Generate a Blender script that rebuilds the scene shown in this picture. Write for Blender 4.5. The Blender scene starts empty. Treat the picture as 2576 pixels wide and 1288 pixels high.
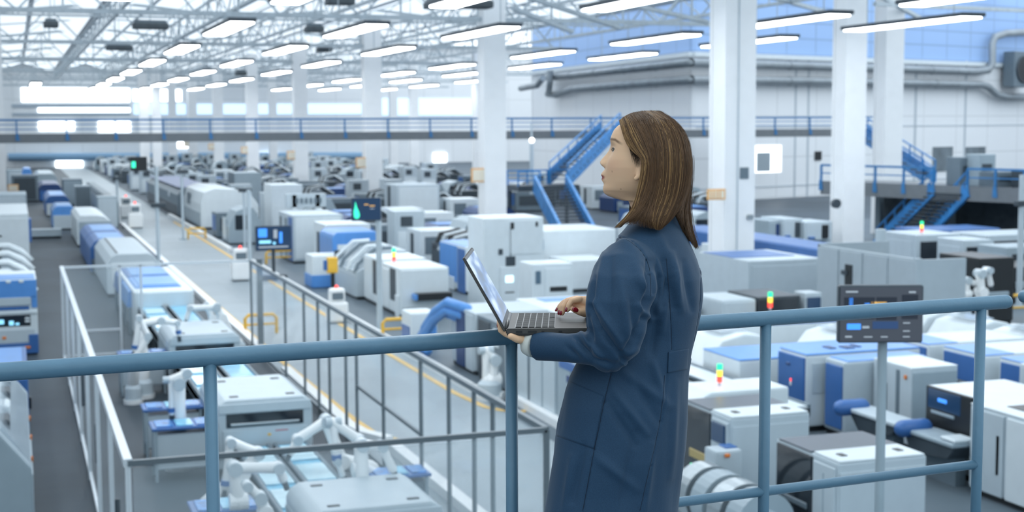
import bpy, bmesh, math, random
from mathutils import Vector, Matrix, noise
from mathutils.bvhtree import BVHTree
R_ = random.Random(7)
S = bpy.context.scene; COL = S.collection
# ---------------------------------------------------------------- camera
F = 3570.0; EYE = Vector((0, 0, 6.0))
YAW = math.atan((1288-40)/F); PIT = math.atan((644-310)/F); ROLL = .0044
_fh = Vector((math.sin(YAW), math.cos(YAW), 0)); _r = Vector((math.cos(YAW), -math.sin(YAW), 0)); _z = Vector((0, 0, 1))
FW = _fh*math.cos(PIT) - _z*math.sin(PIT); _u = _fh*math.sin(PIT) + _z*math.cos(PIT)
RT = _r*math.cos(ROLL) - _u*math.sin(ROLL); UP = _u*math.cos(ROLL) + _r*math.sin(ROLL)
cam = bpy.data.cameras.new('camera'); co = bpy.data.objects.new('camera', cam); COL.objects.link(co)
m = Matrix((RT, UP, -FW)).transposed().to_4x4(); m.translation = EYE; co.matrix_world = m
cam.sensor_width = 36; cam.lens = F/2576*36; cam.clip_start = .05; cam.clip_end = 600
cam.dof.use_dof = True; cam.dof.focus_distance = 3.62; cam.dof.aperture_fstop = 5.4
S.camera = co
# ---------------------------------------------------------------- world, exposure
S.view_settings.view_transform = 'Standard'; S.view_settings.look = 'None'; S.view_settings.gamma = 1
S.view_settings.use_curve_mapping = False; S.view_settings.exposure = .60
wd = bpy.data.worlds.new('daylight'); S.world = wd; wd.use_nodes = True
wd.node_tree.nodes['Background'].inputs[0].default_value = (.74, .90, 1, 1)
_t = wd.node_tree; _tc = _t.nodes.new('ShaderNodeTexCoord'); _sp = _t.nodes.new('ShaderNodeSeparateXYZ'); _mr = _t.nodes.new('ShaderNodeMapRange')
_mr.inputs[1].default_value = -.25; _mr.inputs[2].default_value = .35; _mr.inputs[3].default_value = .16; _mr.inputs[4].default_value = .95     # dim below the horizon, bright above
_t.links.new(_tc.outputs['Generated'], _sp.inputs[0]); _t.links.new(_sp.outputs['Z'], _mr.inputs[0]); _t.links.new(_mr.outputs[0], _t.nodes['Background'].inputs[1])
cy = S.cycles
cy.use_denoising = True; cy.max_bounces = 5; cy.diffuse_bounces = 3; cy.glossy_bounces = 2; cy.transmission_bounces = 2
cy.transparent_max_bounces = 10; cy.caustics_reflective = False; cy.caustics_refractive = False
cy.sample_clamp_indirect = 4; cy.use_adaptive_sampling = True; cy.adaptive_threshold = .02
# image-measured directions -> points of the place
def ray(px, py): return FW + RT*((px-1288)/F) - UP*((py-644)/F)
def Gp(px, py, z=0.): d = ray(px, py); return EYE + d*((z-6)/d.z)
def Xp(px, py, x): d = ray(px, py); return EYE + d*(x/d.x)
def Yp(px, py, y): d = ray(px, py); return EYE + d*(y/d.y)
def Dp(px, py, d): return EYE + ray(px, py)*d
def Cw(x, d, z): return Vector((x*_r.x + d*_fh.x, x*_r.y + d*_fh.y, z))      # camera-side floor frame -> world
def Wp(px, py, d): v = ray(px, py); return EYE + v*(d/(v.x*_fh.x + v.y*_fh.y))  # at horizontal distance d
# ---------------------------------------------------------------- materials
MATS = {}
def mat(n, c, rough=.5, metal=0, emit=0, var=0, vs=3., bump=0, bs=40., ecol=None, spec=.5, trans=0, coat=0, samp=True):
    if n in MATS: return MATS[n]
    k = bpy.data.materials.new(n); k.use_nodes = True; t = k.node_tree; b = t.nodes['Principled BSDF']
    b.inputs['Base Color'].default_value = (*c, 1); b.inputs['Roughness'].default_value = rough
    b.inputs['Metallic'].default_value = metal; b.inputs['Specular IOR Level'].default_value = spec
    if trans: b.inputs['Transmission Weight'].default_value = trans
    if coat: b.inputs['Coat Weight'].default_value = coat
    if emit:
        b.inputs['Emission Color'].default_value = (*(ecol or c), 1); b.inputs['Emission Strength'].default_value = emit
        if not samp: k.cycles.emission_sampling = 'NONE'
    if var or bump:
        tc = t.nodes.new('ShaderNodeTexCoord')
    if var:
        nz = t.nodes.new('ShaderNodeTexNoise'); nz.inputs['Scale'].default_value = vs; nz.inputs['Detail'].default_value = 4
        t.links.new(tc.outputs['Object'], nz.inputs['Vector'])
        mr = t.nodes.new('ShaderNodeMapRange'); mr.inputs[1].default_value = .3; mr.inputs[2].default_value = .7
        mr.inputs[3].default_value = 1-var; mr.inputs[4].default_value = 1+var; t.links.new(nz.outputs[0], mr.inputs[0])
        mx = t.nodes.new('ShaderNodeVectorMath'); mx.operation = 'SCALE'; mx.inputs[0].default_value = c
        t.links.new(mr.outputs[0], mx.inputs['Scale']); t.links.new(mx.outputs[0], b.inputs['Base Color'])
    if bump:
        n2 = t.nodes.new('ShaderNodeTexNoise'); n2.inputs['Scale'].default_value = bs; n2.inputs['Detail'].default_value = 5
        t.links.new(tc.outputs['Object'], n2.inputs['Vector'])
        bp = t.nodes.new('ShaderNodeBump'); bp.inputs['Strength'].default_value = bump; bp.inputs['Distance'].default_value = .004
        t.links.new(n2.outputs[0], bp.inputs['Height']); t.links.new(bp.outputs[0], b.inputs['Normal'])
    MATS[n] = k; return k
WH = mat('white_enamel', (.69, .76, .80), .35, var=.03); GR = mat('grey_enamel', (.33, .41, .465), .4, var=.04)
PG = mat('pale_grey_enamel', (.50, .58, .635), .4, var=.03)
MG = mat('mid_grey_enamel', (.15, .20, .24), .45, var=.06); DG = mat('dark_grey_metal', (.045, .062, .078), .45, var=.1)
BL = mat('blue_enamel', (.045, .145, .40), .35, var=.05); LB = mat('light_blue_enamel', (.10, .30, .70), .3, var=.05)
NV = mat('navy_enamel', (.02, .055, .17), .4, var=.06); BK = mat('black_plastic', (.014, .017, .02), .4, var=.1)
GD = mat('dark_tinted_glass', (.022, .03, .04), .08, var=.1); SL = mat('slate_cover', (.055, .075, .105), .35, var=.05)
ST = mat('brushed_steel', (.42, .47, .5), .3, .8, var=.08, vs=9); RW = mat('robot_white', (.88, .90, .91), .3, var=.02)
OR = mat('orange_plastic', (.75, .22, .05), .4, var=.05); YE = mat('yellow_paint', (.85, .50, .06), .45, var=.08)
KW = mat('kerb_white', (.9, .92, .93), .35, var=.03); WC = mat('column_white', (.92, .94, .96), .45, var=.03, vs=1)
SB = mat('stair_blue', (.03, .21, .52), .45, var=.25, vs=2); RB = mat('walkway_rail_blue', (.035, .19, .44), .4, var=.1)
FS = mat('walkway_fascia_grey', (.17, .19, .21), .6, var=.05); PIPE = mat('galvanised_duct', (.30, .34, .37), .45, .3, var=.15, vs=.8)
TR = mat('truss_grey_white', (.50, .57, .62), .5, var=.1); DK = mat('dark_unit', (.09, .11, .125), .6, var=.2)
LED = mat('lamp_diffuser', (1, 1, 1), .5, emit=6.5, ecol=(.93, .97, 1))
RED = mat('red_lamp', (.9, .06, .04), .4, emit=1.3, samp=False); YEL = mat('yellow_lamp', (.95, .65, .05), .4, emit=1.2, samp=False)
GRN = mat('green_lamp', (.02, .75, .3), .4, emit=1.0, samp=False)
SCR = mat('screen_blue_black', (.01, .03, .07), .15, emit=1, ecol=(.004, .014, .035), samp=False)
SCB = mat('screen_graph_blue', (.02, .1, .4), .3, emit=1.2, ecol=(.04, .22, .75), samp=False)
SCC = mat('screen_graph_cyan', (.2, .5, .7), .3, emit=.8, ecol=(.25, .62, .85), samp=False)
SCG = mat('screen_graph_green', (.02, .5, .3), .3, emit=1.1, ecol=(.04, .75, .42), samp=False)
SCO = mat('screen_graph_amber', (.5, .3, .1), .3, emit=.7, ecol=(.7, .4, .1), samp=False)
SCW = mat('screen_text_grey', (.3, .35, .4), .3, emit=.25, ecol=(.5, .55, .6), samp=False)
PCB = mat('blue_board', (.06, .25, .62), .25, var=.5, vs=9); SHT = mat('pale_cyan_glass_sheet', (.62, .84, .93), .12, var=.1, vs=2)
SHB = mat('cyan_glass_sheet', (.20, .55, .78), .15, var=.2, vs=4); SGN = mat('sign_orange', (.85, .48, .18), .5, var=.05)
SGW = mat('sign_cream', (.9, .82, .68), .5, var=.03)
RIB = mat('blue_metal_cladding', (.15, .33, .66), .5, var=.06, vs=.3)
def glassmat(n, c, a):
    k = bpy.data.materials.new(n); k.use_nodes = True; t = k.node_tree; b = t.nodes['Principled BSDF']
    b.inputs['Base Color'].default_value = (*c, 1); b.inputs['Roughness'].default_value = .08
    nz = t.nodes.new('ShaderNodeTexNoise'); nz.inputs['Scale'].default_value = .7
    mr = t.nodes.new('ShaderNodeMapRange'); mr.inputs[3].default_value = a*.7; mr.inputs[4].default_value = a*1.3
    tc = t.nodes.new('ShaderNodeTexCoord'); t.links.new(tc.outputs['Object'], nz.inputs['Vector'])
    t.links.new(nz.outputs[0], mr.inputs[0]); t.links.new(mr.outputs[0], b.inputs['Alpha']); MATS[n] = k; return k
GLS = glassmat('clear_guard_panel', (.62, .72, .78), .16)
GLM = glassmat('clear_machine_cover', (.60, .70, .78), .45)
GLB = glassmat('blue_tinted_cover', (.10, .30, .68), .88)
def floormat(n, c, rough, tile=2.4, line=.75, var=.1):
    k = bpy.data.materials.new(n); k.use_nodes = True; t = k.node_tree; b = t.nodes['Principled BSDF']
    tc = t.nodes.new('ShaderNodeTexCoord'); nz = t.nodes.new('ShaderNodeTexNoise'); nz.inputs['Scale'].default_value = .35
    nz.inputs['Detail'].default_value = 6; t.links.new(tc.outputs['Object'], nz.inputs['Vector'])
    br = t.nodes.new('ShaderNodeTexBrick'); br.offset = .5; br.inputs['Scale'].default_value = 1; br.inputs['Brick Width'].default_value = tile
    br.inputs['Row Height'].default_value = tile*.5; br.inputs['Mortar Size'].default_value = .012
    br.inputs['Color1'].default_value = (*c, 1); br.inputs['Color2'].default_value = (*[v*.93 for v in c], 1)
    br.inputs['Mortar'].default_value = (*[v*line for v in c], 1); t.links.new(tc.outputs['Object'], br.inputs['Vector'])
    mr = t.nodes.new('ShaderNodeMapRange'); mr.inputs[1].default_value = .3; mr.inputs[2].default_value = .7
    mr.inputs[3].default_value = 1-var; mr.inputs[4].default_value = 1+var; t.links.new(nz.outputs[0], mr.inputs[0])
    mx = t.nodes.new('ShaderNodeVectorMath'); mx.operation = 'SCALE'; t.links.new(br.outputs['Color'], mx.inputs[0])
    t.links.new(mr.outputs[0], mx.inputs['Scale']); t.links.new(mx.outputs[0], b.inputs['Base Color'])
    b.inputs['Roughness'].default_value = rough; b.inputs['Specular IOR Level'].default_value = .18; MATS[n] = k; return k
def panelmat(n, c, sx, sz, axis, dark=.8, rough=.5, emit=0):
    """cladding with fine vertical ribs and joints"""
    k = bpy.data.materials.new(n); k.use_nodes = True; t = k.node_tree; b = t.nodes['Principled BSDF']
    tc = t.nodes.new('ShaderNodeTexCoord'); sp = t.nodes.new('ShaderNodeSeparateXYZ'); t.links.new(tc.outputs['Object'], sp.inputs[0])
    def stripes(o, period, w):
        a = t.nodes.new('ShaderNodeMath'); a.operation = 'FRACT'; d = t.nodes.new('ShaderNodeMath'); d.operation = 'DIVIDE'
        d.inputs[1].default_value = period; t.links.new(o, d.inputs[0]); t.links.new(d.outputs[0], a.inputs[0])
        g = t.nodes.new('ShaderNodeMath'); g.operation = 'LESS_THAN'; g.inputs[1].default_value = w/period; t.links.new(a.outputs[0], g.inputs[0]); return g.outputs[0]
    s1 = stripes(sp.outputs[axis], sx, .12); s2 = stripes(sp.outputs['Z'], sz, .12)
    mx = t.nodes.new('ShaderNodeMath'); mx.operation = 'MAXIMUM'; t.links.new(s1, mx.inputs[0]); t.links.new(s2, mx.inputs[1])
    mi = t.nodes.new('ShaderNodeMix'); mi.data_type = 'RGBA'; mi.inputs['A'].default_value = (*c, 1); mi.inputs['B'].default_value = (*[v*dark for v in c], 1)
    t.links.new(mx.outputs[0], mi.inputs['Factor']); t.links.new(mi.outputs['Result'], b.inputs['Base Color'])
    b.inputs['Roughness'].default_value = rough
    if emit: t.links.new(mi.outputs['Result'], b.inputs['Emission Color']); b.inputs['Emission Strength'].default_value = emit
    MATS[n] = k; return k
# ---------------------------------------------------------------- mesh helpers
class MB:
    def __init__(s): s.bm = bmesh.new()
    def box(s, x0, y0, z0, x1, y1, z1, bev=0, seg=1):
        r = bmesh.ops.create_cube(s.bm, size=1); v = r['verts']
        for p in v:
            p.co = Vector((x0 if p.co.x < 0 else x1, y0 if p.co.y < 0 else y1, z0 if p.co.z < 0 else z1))
        if bev: bmesh.ops.bevel(s.bm, geom=list({e for p in v for e in p.link_edges}), offset=bev, segments=seg, affect='EDGES', profile=.6)
        return s
    def prism(s, poly, a0, a1, axis='Y', bev=0, seg=2):
        """poly of (u, z); axis = extrusion direction: 'Y' -> u is x, 'X' -> u is y, 'Z' -> (x, y)"""
        def P(u, w, a): return (u, a, w) if axis == 'Y' else ((a, u, w) if axis == 'X' else (u, w, a))
        A = [s.bm.verts.new(P(u, w, a0)) for u, w in poly]; B = [s.bm.verts.new(P(u, w, a1)) for u, w in poly]; n = len(poly)
        fs = [s.bm.faces.new(A), s.bm.faces.new(B[::-1])] + [s.bm.faces.new((A[i], B[i], B[(i+1) % n], A[(i+1) % n])) for i in range(n)]
        bmesh.ops.recalc_face_normals(s.bm, faces=fs)
        if bev: bmesh.ops.bevel(s.bm, geom=list({e for f in fs for e in f.edges}), offset=bev, segments=seg, affect='EDGES', profile=.6)
        return s
    def tube(s, pts, rad, n=10, caps=True, closed=False, round_=False):
        pts = [Vector(p) for p in pts]; k = len(pts)
        if not isinstance(rad, (list, tuple)): rad = [rad]*k
        rad = list(rad)
        if round_:                                   # rounded ends
            for e in (0, -1):
                d = (pts[0]-pts[1] if e == 0 else pts[-1]-pts[-2]).normalized(); r = rad[e]; base = pts[e]
                ex = [(base + d*r*math.sin(a), r*math.cos(a)) for a in (.55, 1.05, 1.4)]
                if e == 0: pts = [q for q, _ in ex[::-1]] + pts; rad = [q for _, q in ex[::-1]] + rad
                else: pts = pts + [q for q, _ in ex]; rad = rad + [q for _, q in ex]
            k = len(pts)
        ref = None; rings = []
        for i, p in enumerate(pts):
            if closed: d = pts[(i+1) % k]-pts[i-1]
            else: d = pts[min(i+1, k-1)]-pts[max(i-1, 0)]
            d = d.normalized() if d.length > 1e-9 else Vector((0, 0, 1))
            if ref is None: ref = Vector((0, 0, 1)) if abs(d.z) < .9 else Vector((1, 0, 0))
            a = (ref - d*ref.dot(d)); a = a.normalized() if a.length > 1e-6 else d.orthogonal().normalized()
            ref = a; b = d.cross(a)
            rings.append([s.bm.verts.new(p + (a*math.cos(t) + b*math.sin(t))*rad[i]) for t in [2*math.pi*j/n for j in range(n)]])
        for i in range(k if closed else k-1):
            A, B = rings[i], rings[(i+1) % k]
            for j in range(n): s.bm.faces.new((A[j], A[(j+1) % n], B[(j+1) % n], B[j]))
        if caps and not closed:
            s.bm.faces.new(rings[0][::-1]); s.bm.faces.new(rings[-1])
        return s
    def bar(s, a, b, w, h=None):
        """rectangular bar between two points"""
        a, b = Vector(a), Vector(b); h = h or w; d = (b-a).normalized()
        x = d.cross(Vector((0, 0, 1))); x = x.normalized() if x.length > 1e-4 else Vector((1, 0, 0)); y = x.cross(d)
        V = [[s.bm.verts.new(p + x*i*w/2 + y*j*h/2) for i, j in ((-1, -1), (1, -1), (1, 1), (-1, 1))] for p in (a, b)]
        s.bm.faces.new(V[0][::-1]); s.bm.faces.new(V[1])
        for i in range(4): s.bm.faces.new((V[0][i], V[0][(i+1) % 4], V[1][(i+1) % 4], V[1][i]))
        return s
    def cyl(s, p, r, h, axis='Z', n=16, r2=None):
        p = Vector(p); d = {'X': Vector((1, 0, 0)), 'Y': Vector((0, 1, 0)), 'Z': Vector((0, 0, 1))}[axis]
        return s.tube([p, p+d*h], [r, r if r2 is None else r2], n)
    def ball(s, p, r, sc=(1, 1, 1), n=12):
        g = bmesh.ops.create_uvsphere(s.bm, u_segments=n, v_segments=n*2//3, radius=r)
        for v in g['verts']: v.co = Vector((v.co.x*sc[0], v.co.y*sc[1], v.co.z*sc[2])) + Vector(p)
        return s
    def obj(s, name, m, parent=None, loc=None, smooth=False):
        """link as one mesh object; geometry is given in the coordinates of the parent"""
        me = bpy.data.meshes.new(name); bmesh.ops.recalc_face_normals(s.bm, faces=s.bm.faces[:]); s.bm.to_mesh(me); s.bm.free()
        me.materials.append(m)
        if smooth:
            for p in me.polygons: p.use_smooth = True
        o = bpy.data.objects.new(name, me); COL.objects.link(o)
        if loc is not None: o.location = loc
        if parent: o.parent = parent
        return o
def tag(o, label, cat, group=None, kind=None):
    if label: o['label'] = label
    if cat: o['category'] = cat
    if group: o['group'] = group
    if kind: o['kind'] = kind
    return o
def thing(name, label, cat, loc=(0, 0, 0), group=None):
    o = bpy.data.objects.new(name, None); COL.objects.link(o); o.location = loc; return tag(o, label, cat, group)
def struct(o): o['kind'] = 'structure'; return o
def copy_tree(o, parent=None):
    c = o.copy(); COL.objects.link(c); c.parent = parent
    for ch in list(o.children): copy_tree(ch, c)
    return c
ORD = ['nearest', 'second', 'third', 'fourth', 'fifth', 'sixth', 'seventh', 'eighth', 'ninth', 'tenth', 'eleventh', 'twelfth', 'thirteenth', 'fourteenth']
"""panel list entry: (part name, face, u0, u1, v0, v1, thickness, material, label or None, [children])
face F = towards the camera end (-Y), L = aisle side (-X), T = top, R = +X; u runs as seen from the front/left, v upward (or to the back on T)"""
def panels(par, P, w, d, h, z=0):
    for e in P:
        nm, f, u0, u1, v0, v1, th, m = e[:8]; lab = e[8] if len(e) > 8 else None; ch = e[9] if len(e) > 9 else ()
        i = .004
        if f == 'F': b = (u0*w, -th, z+v0*h, u1*w, i, z+v1*h)
        elif f == 'B': b = (u0*w, d-i, z+v0*h, u1*w, d+th, z+v1*h)
        elif f == 'L': b = (-th, d*(1-u1), z+v0*h, i, d*(1-u0), z+v1*h)
        elif f == 'R': b = (w-i, d*u0, z+v0*h, w+th, d*u1, z+v1*h)
        else: b = (u0*w, v0*d, z+h-i, u1*w, v1*d, z+h+th)
        o = MB().box(*b, bev=min(.012, abs(th)*.4)).obj(nm, m, par)
        if lab: o['label'] = lab
        if ch: panels(o, ch, w, d, h, z)
def mach(name, label, cat, x, y, w, d, h, body=None, prof=None, axis='X', P=(), bev=.03, base=.1, group=None, z=0, tower=None, bname='body'):
    t = thing(name, label, cat, (x, y, z), group)
    if base: MB().box(.04, .04, 0, w-.04, d-.04, base+.01).obj('plinth', BK, t)
    b = MB()
    if prof:
        if axis == 'X': b.prism([(u*d, base+v*(h-base)) for u, v in prof], 0, w, 'X', bev)
        else: b.prism([(u*w, base+v*(h-base)) for u, v in prof], 0, d, 'Y', bev)
    else: b.box(0, 0, base, w, d, h, bev, 2)
    b.obj(bname, body or WH, t)
    panels(t, P, w, d, h)
    if tower:
        tx, ty, tz = tower[:3]; r = tower[3] if len(tower) > 3 else .035; hh = r*2.2
        s = MB().cyl((tx, ty, tz-.002), r*.5, hh*.6).obj('signal_tower', PG, t)
        for k, mm in enumerate((RED, YEL, GRN)):
            q = MB().cyl((tx, ty, tz+hh*(.55+k)), r, hh, n=12).obj('signal_lamp', mm, s); q['label'] = ('red', 'yellow', 'green')[k] + ' signal lamp'
    return t
ROUND = [(0, 0), (1, 0), (1, .86), (.97, .94), (.9, 1), (.1, 1), (.03, .94), (0, .86)]
# ================================================================ the hall
YE0, YE1, XL, XR, XH = -12, 212, -36, 104, 39
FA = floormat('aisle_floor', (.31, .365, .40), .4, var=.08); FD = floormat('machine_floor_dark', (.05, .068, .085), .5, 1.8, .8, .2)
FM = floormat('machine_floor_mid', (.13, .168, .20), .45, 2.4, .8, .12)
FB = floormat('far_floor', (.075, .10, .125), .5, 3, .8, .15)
def slab(n, x0, y0, z0, x1, y1, z1, m): return struct(MB().box(x0, y0, z0, x1, y1, z1).obj(n, m))
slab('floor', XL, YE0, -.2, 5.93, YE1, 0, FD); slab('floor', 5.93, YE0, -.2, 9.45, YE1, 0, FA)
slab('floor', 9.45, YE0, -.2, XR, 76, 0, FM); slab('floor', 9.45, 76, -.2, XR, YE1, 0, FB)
CEILM = mat('ceiling_white_deck', (.80, .83, .86), .6, var=.03)
FILL = mat('added_ceiling_glow', (.9, .95, 1), .6, emit=.66, ecol=(.86, .945, 1))
# ridged roof: gables along Y, with glowing sheets added under the slopes to brighten the hall
RX = [XL + 8.333*k for k in range(13)]
for k in range(9):
    x0, x1 = RX[k], RX[k+1]; xm = (x0+x1)/2
    b = MB()
    for (a, za, c, zc) in ((x0, 13.4, xm, 14.7), (xm, 14.7, x1, 13.4)):
        b.prism([(a, za), (c, zc), (c, zc+.15), (a, za+.15)], 8, YE1, 'Y')
    struct(b.obj('ceiling', CEILM))
    for s in (0, 1):
        a, c = (x0+.35, xm-.2) if s == 0 else (xm+.2, x1-.35)
        za, zc = [13.4 + 1.3*(1-abs(v-xm)/(xm-x0)) - .03 for v in (a, c)]
        o = MB().prism([(a, za-.02), (c, zc-.02), (c, zc), (a, za)], 12, YE1-2, 'Y').obj('window_%d' % (k*2+s+1), FILL); struct(o)  # added light sheets, not real openings in the roof
FILL2 = mat('added_high_bay_glow', (.9, .95, 1), .6, emit=1.25, ecol=(.88, .95, 1))
slab('ceiling', XH, YE0+20, 18, XR, YE1, 18.3, CEILM)
for k in range(6): struct(MB().box(XH+2+k*10.6, 14, 17.9, XH+11.4+k*10.6, YE1-2, 17.95).obj('window_%d' % (90+k), FILL2))  # unseen glowing panels added over the right bay to brighten its walls
slab('wall_clerestory', XH, 8, 13.4, XH+.2, YE1, 18, CEILM)
WALLM = panelmat('white_wall_cladding', (.86, .89, .92), 4.6, 3.2, 'X', .86)
WALLY = panelmat('white_wall_cladding_y', (.86, .89, .92), 4.6, 3.2, 'Y', .86)
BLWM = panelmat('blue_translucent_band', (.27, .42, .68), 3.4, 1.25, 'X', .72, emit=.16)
slab('wall_far', XL, YE1, 0, XR, YE1+.3, 18, WALLM); slab('wall_left', XL-.3, YE0, 0, XL, YE1, 15, WALLY); slab('wall_right', XR, 20, 0, XR+.3, YE1, 18, WALLY)
def wall_px(n, px0, px1, y0, y1, D, m, th=.12, Y=YE1):
    a = Yp(px0, 400, Y); b = Yp(px1, 400, Y); zt = Yp((px0+px1)/2, y0, Y).z; zb = Yp((px0+px1)/2, y1, Y).z
    return struct(MB().box(a.x, Y-th, zb, b.x, Y+.01, zt).obj(n, m))
BWIN = mat('far_window_blue', (.5, .68, .9), .4, emit=.75, ecol=(.55, .74, .98)); WWIN = mat('far_window_white', (1, 1, 1), .4, emit=2.6, ecol=(.9, .97, 1))
GBND = mat('far_band_grey', (.42, .50, .58), .5)
wn = 30
for (a, b, y0, y1, m) in [(35, 330, 262, 270, GBND), (35, 330, 284, 291, GBND), (340, 470, 262, 288, BWIN), (480, 920, 262, 287, BWIN), (960, 1200, 248, 290, BWIN),
                          (60, 330, 222, 256, WWIN), (100, 330, 272, 282, WWIN), (340, 460, 226, 254, WWIN)]:
    wn += 1; wall_px('window_%d' % wn if m in (BWIN, WWIN) else 'trim_%d' % wn, a, b, y0, y1, 0, m)
for k, (a, b, y0, y1) in enumerate([(140, 208, 398, 424), (646, 700, 386, 416), (1090, 1122, 386, 416), (446, 476, 353, 372), (100, 190, 306, 328), (250, 330, 306, 332)]):
    wn += 1; wall_px('window_%d' % wn, a, b, y0, y1, 0, WWIN, .2)
# blue pipe along the far wall
a = Yp(20, 395, YE1-1); b = Yp(930, 392, YE1-1)
tag(MB().tube([a, b], .55, 10).obj('wall_pipe', mat('pale_blue_pipe', (.22, .38, .56), .5)), 'long pale blue pipe fixed low along the far end wall', 'pipe')
# corner block on the right: white cladding below, blue band above
CN = Dp(1740, 305, 106); CN.z = 0
dl = Cw(-.279, .96, 0).normalized(); dr = Cw(.80, .60, 0).normalized()
def vwall(n, p, d, L, z0, z1, m, th=.3):
    o = MB().box(0, 0, z0, L, th, z1).obj(n, m); o.location = (p.x, p.y, 0); o.rotation_euler = (0, 0, math.atan2(d.y, d.x)); return struct(o)
ZB = 10.95
vwall('wall_corner_right', CN, dr, 64, 0, ZB, WALLM); vwall('window_60', CN, dr, 64, ZB, 18, BLWM)
e = CN + dl*40.5
vwall('wall_corner_left', e, -dl, 40.5, 0, ZB, WALLM); vwall('window_61', e, -dl, 40.5, ZB, 18, BLWM)
vwall('wall_corner_back', e, Vector((1, 0, 0)), 45, 0, 18, WALLM)
# lines on the cladding: white coping and openings
def on_wall(p, d, s, off): return p + d*s + Vector((d.y, -d.x, 0))*off
nR = Vector((dr.y, -dr.x, 0)); nL = Vector((-dl.y, dl.x, 0))
if nR.dot(EYE-CN) < 0: nR = -nR
if nL.dot(EYE-CN) < 0: nL = -nL
def hit(px, py, d, n, off=0):
    r = ray(px, py); return EYE + r*((CN + n*off - EYE).dot(n)/r.dot(n))
b = MB(); a1 = CN+dr*63+nR*.15; a0 = CN+nR*.15
b.bar(a0+_z*(ZB+.1), a1+_z*(ZB+.1), .3, .35); b.bar(CN+nL*.15+_z*(ZB+.1), e+nL*.15+_z*(ZB+.1), .3, .35)
struct(b.obj('trim_1', WH))
# ducts: three runs round the corner
def duct(label, ptsR, ptsL, r):
    P = [hit(x, y, dl, nL, .7) for x, y in ptsL] + [hit(x, y, dr, nR, .7) for x, y in ptsR]
    t = thing('ventilation_duct', label, 'duct', (P[len(ptsL)].x, P[len(ptsL)].y, P[len(ptsL)].z))
    L = Vector(t.location); MB().tube([p-L for p in P], r, 12).obj('duct_run', PIPE, t, smooth=True)
    for i in range(len(P)-1):
        n = int((P[i+1]-P[i]).length//7)
        for k in range(1, n+1):
            c = P[i].lerp(P[i+1], k/(n+1))-L; dd = (P[i+1]-P[i]).normalized()
            MB().tube([c-dd*.06, c+dd*.06], r*1.12, 12).obj('duct_joint', PIPE, t)
    return t
duct('upper round grey duct wrapping the building corner below the blue band', [(1742, 157), (2098, 168), (2455, 180), (2486, 176), (2496, 160), (2496, 110), (2502, 93), (2530, 84), (2700, 74)], [(1378, 195), (1738, 157)], .33)
duct('lower round grey duct wrapping the building corner above the white panels', [(1742, 200), (2098, 205), (2470, 213), (2486, 219), (2508, 238), (2530, 243), (2700, 246)], [(1378, 236), (1400, 238), (1440, 223), (1738, 200)], .33)
duct('short vertical grey duct dropping down the left face of the corner building', [], [(1384, 172), (1384, 234)], .24) if 0 else None
P0 = [hit(x, y, dl, nL, 1.3) for x, y in [(1384, 178), (1384, 205), (1380, 236)]]
tag(MB().tube(P0, .3, 10).obj('duct_riser', PIPE), 'short upright grey duct where both ducts end near the far edge of the corner building', 'duct')
P0 = [hit(x, y, dl, nL, 3) for x, y in [(1366, 196), (1352, 214), (1310, 222)]]
tag(MB().tube(P0, .3, 10).obj('duct_branch', PIPE), 'grey duct branch bending away towards the far trusses beside the upright duct', 'duct')
# fan unit at the top right edge
c = hit(2562, 175, dr, nR, 1.0)
t = thing('wall_fan_unit', 'dark square ventilation fan box on the wall at the right edge of the picture', 'fan', c)
b = MB().box(-1.5, -.6, -1.6, 1.5, .6, 1.6, .05).obj('fan_housing', MG, t); f = MB().cyl((0, -.7, 0), 1.15, .15, 'Y', 24).obj('fan_blades', BK, t)
rz = math.atan2(dr.y, dr.x); t.rotation_euler = (0, 0, rz)
MB().tube([(1.2*math.cos(a), -.68, 1.2*math.sin(a)) for a in [i*math.pi/8 for i in range(16)]], .08, 6, closed=True).obj('fan_ring', DG, t)
# wall openings on the right face
def wall_panel(n, x0, x1, y0, y1, d, nn, m, off=.05, kind=True):
    P = [hit(x, y, d, nn, off) for x, y in ((x0, y1), (x1, y1), (x1, y0), (x0, y0))]
    P[1].z = P[0].z; P[3] = Vector((P[0].x, P[0].y, P[3].z)); P[2] = Vector((P[1].x, P[1].y, P[3].z))
    bm = bmesh.new(); V = [bm.verts.new(p) for p in P] + [bm.verts.new(p-nn*.1) for p in P]
    bm.faces.new(V[:4]); bm.faces.new(V[:3:-1])
    for i in range(4): bm.faces.new((V[i], V[i+4], V[(i+1) % 4+4], V[(i+1) % 4]))
    q = MB(); q.bm.free(); q.bm = bm; o = q.obj(n, m); return o
OFF = mat('office_glass', (.45, .52, .56), .2, emit=.15, ecol=(.5, .6, .66)); OFW = mat('office_window_light', (.95, .98, 1), .3, emit=1.3, ecol=(.93, .97, 1))
struct(wall_panel('window_62', 1900, 1965, 367, 435, dr, nR, OFW, .06)); wall_panel('office_cabinet', 1905, 1938, 384, 432, dr, nR, mat('office_grey', (.36, .43, .48), .5), .16)
tag(bpy.data.objects['office_cabinet'], 'grey cabinet filling the left part of the bright office window behind the nearest column', 'cabinet')
tag(wall_panel('wall_display', 2051, 2067, 381, 403, dr, nR, BK, .1), 'small black display on the white wall left of the second wide column', 'display')
for k, (a, b_) in enumerate([(2346, 2396), (2428, 2478)]):
    struct(wall_panel('window_%d' % (63+k), a, b_, 370, 432, dr, nR, mat('office_dark_pane', (.16, .20, .23), .3, var=.3, vs=.8), .06))
for k, (x0, x1) in enumerate([(1996, 2000), (2028, 2032), (2295, 2300), (2420, 2424)]):
    struct(wall_panel('trim_%d' % (70+k), x0, x1, 152 if k < 9 else 190, 560, dr, nR, mat('wall_joint_grey', (.52, .58, .63), .5), .04))
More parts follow.
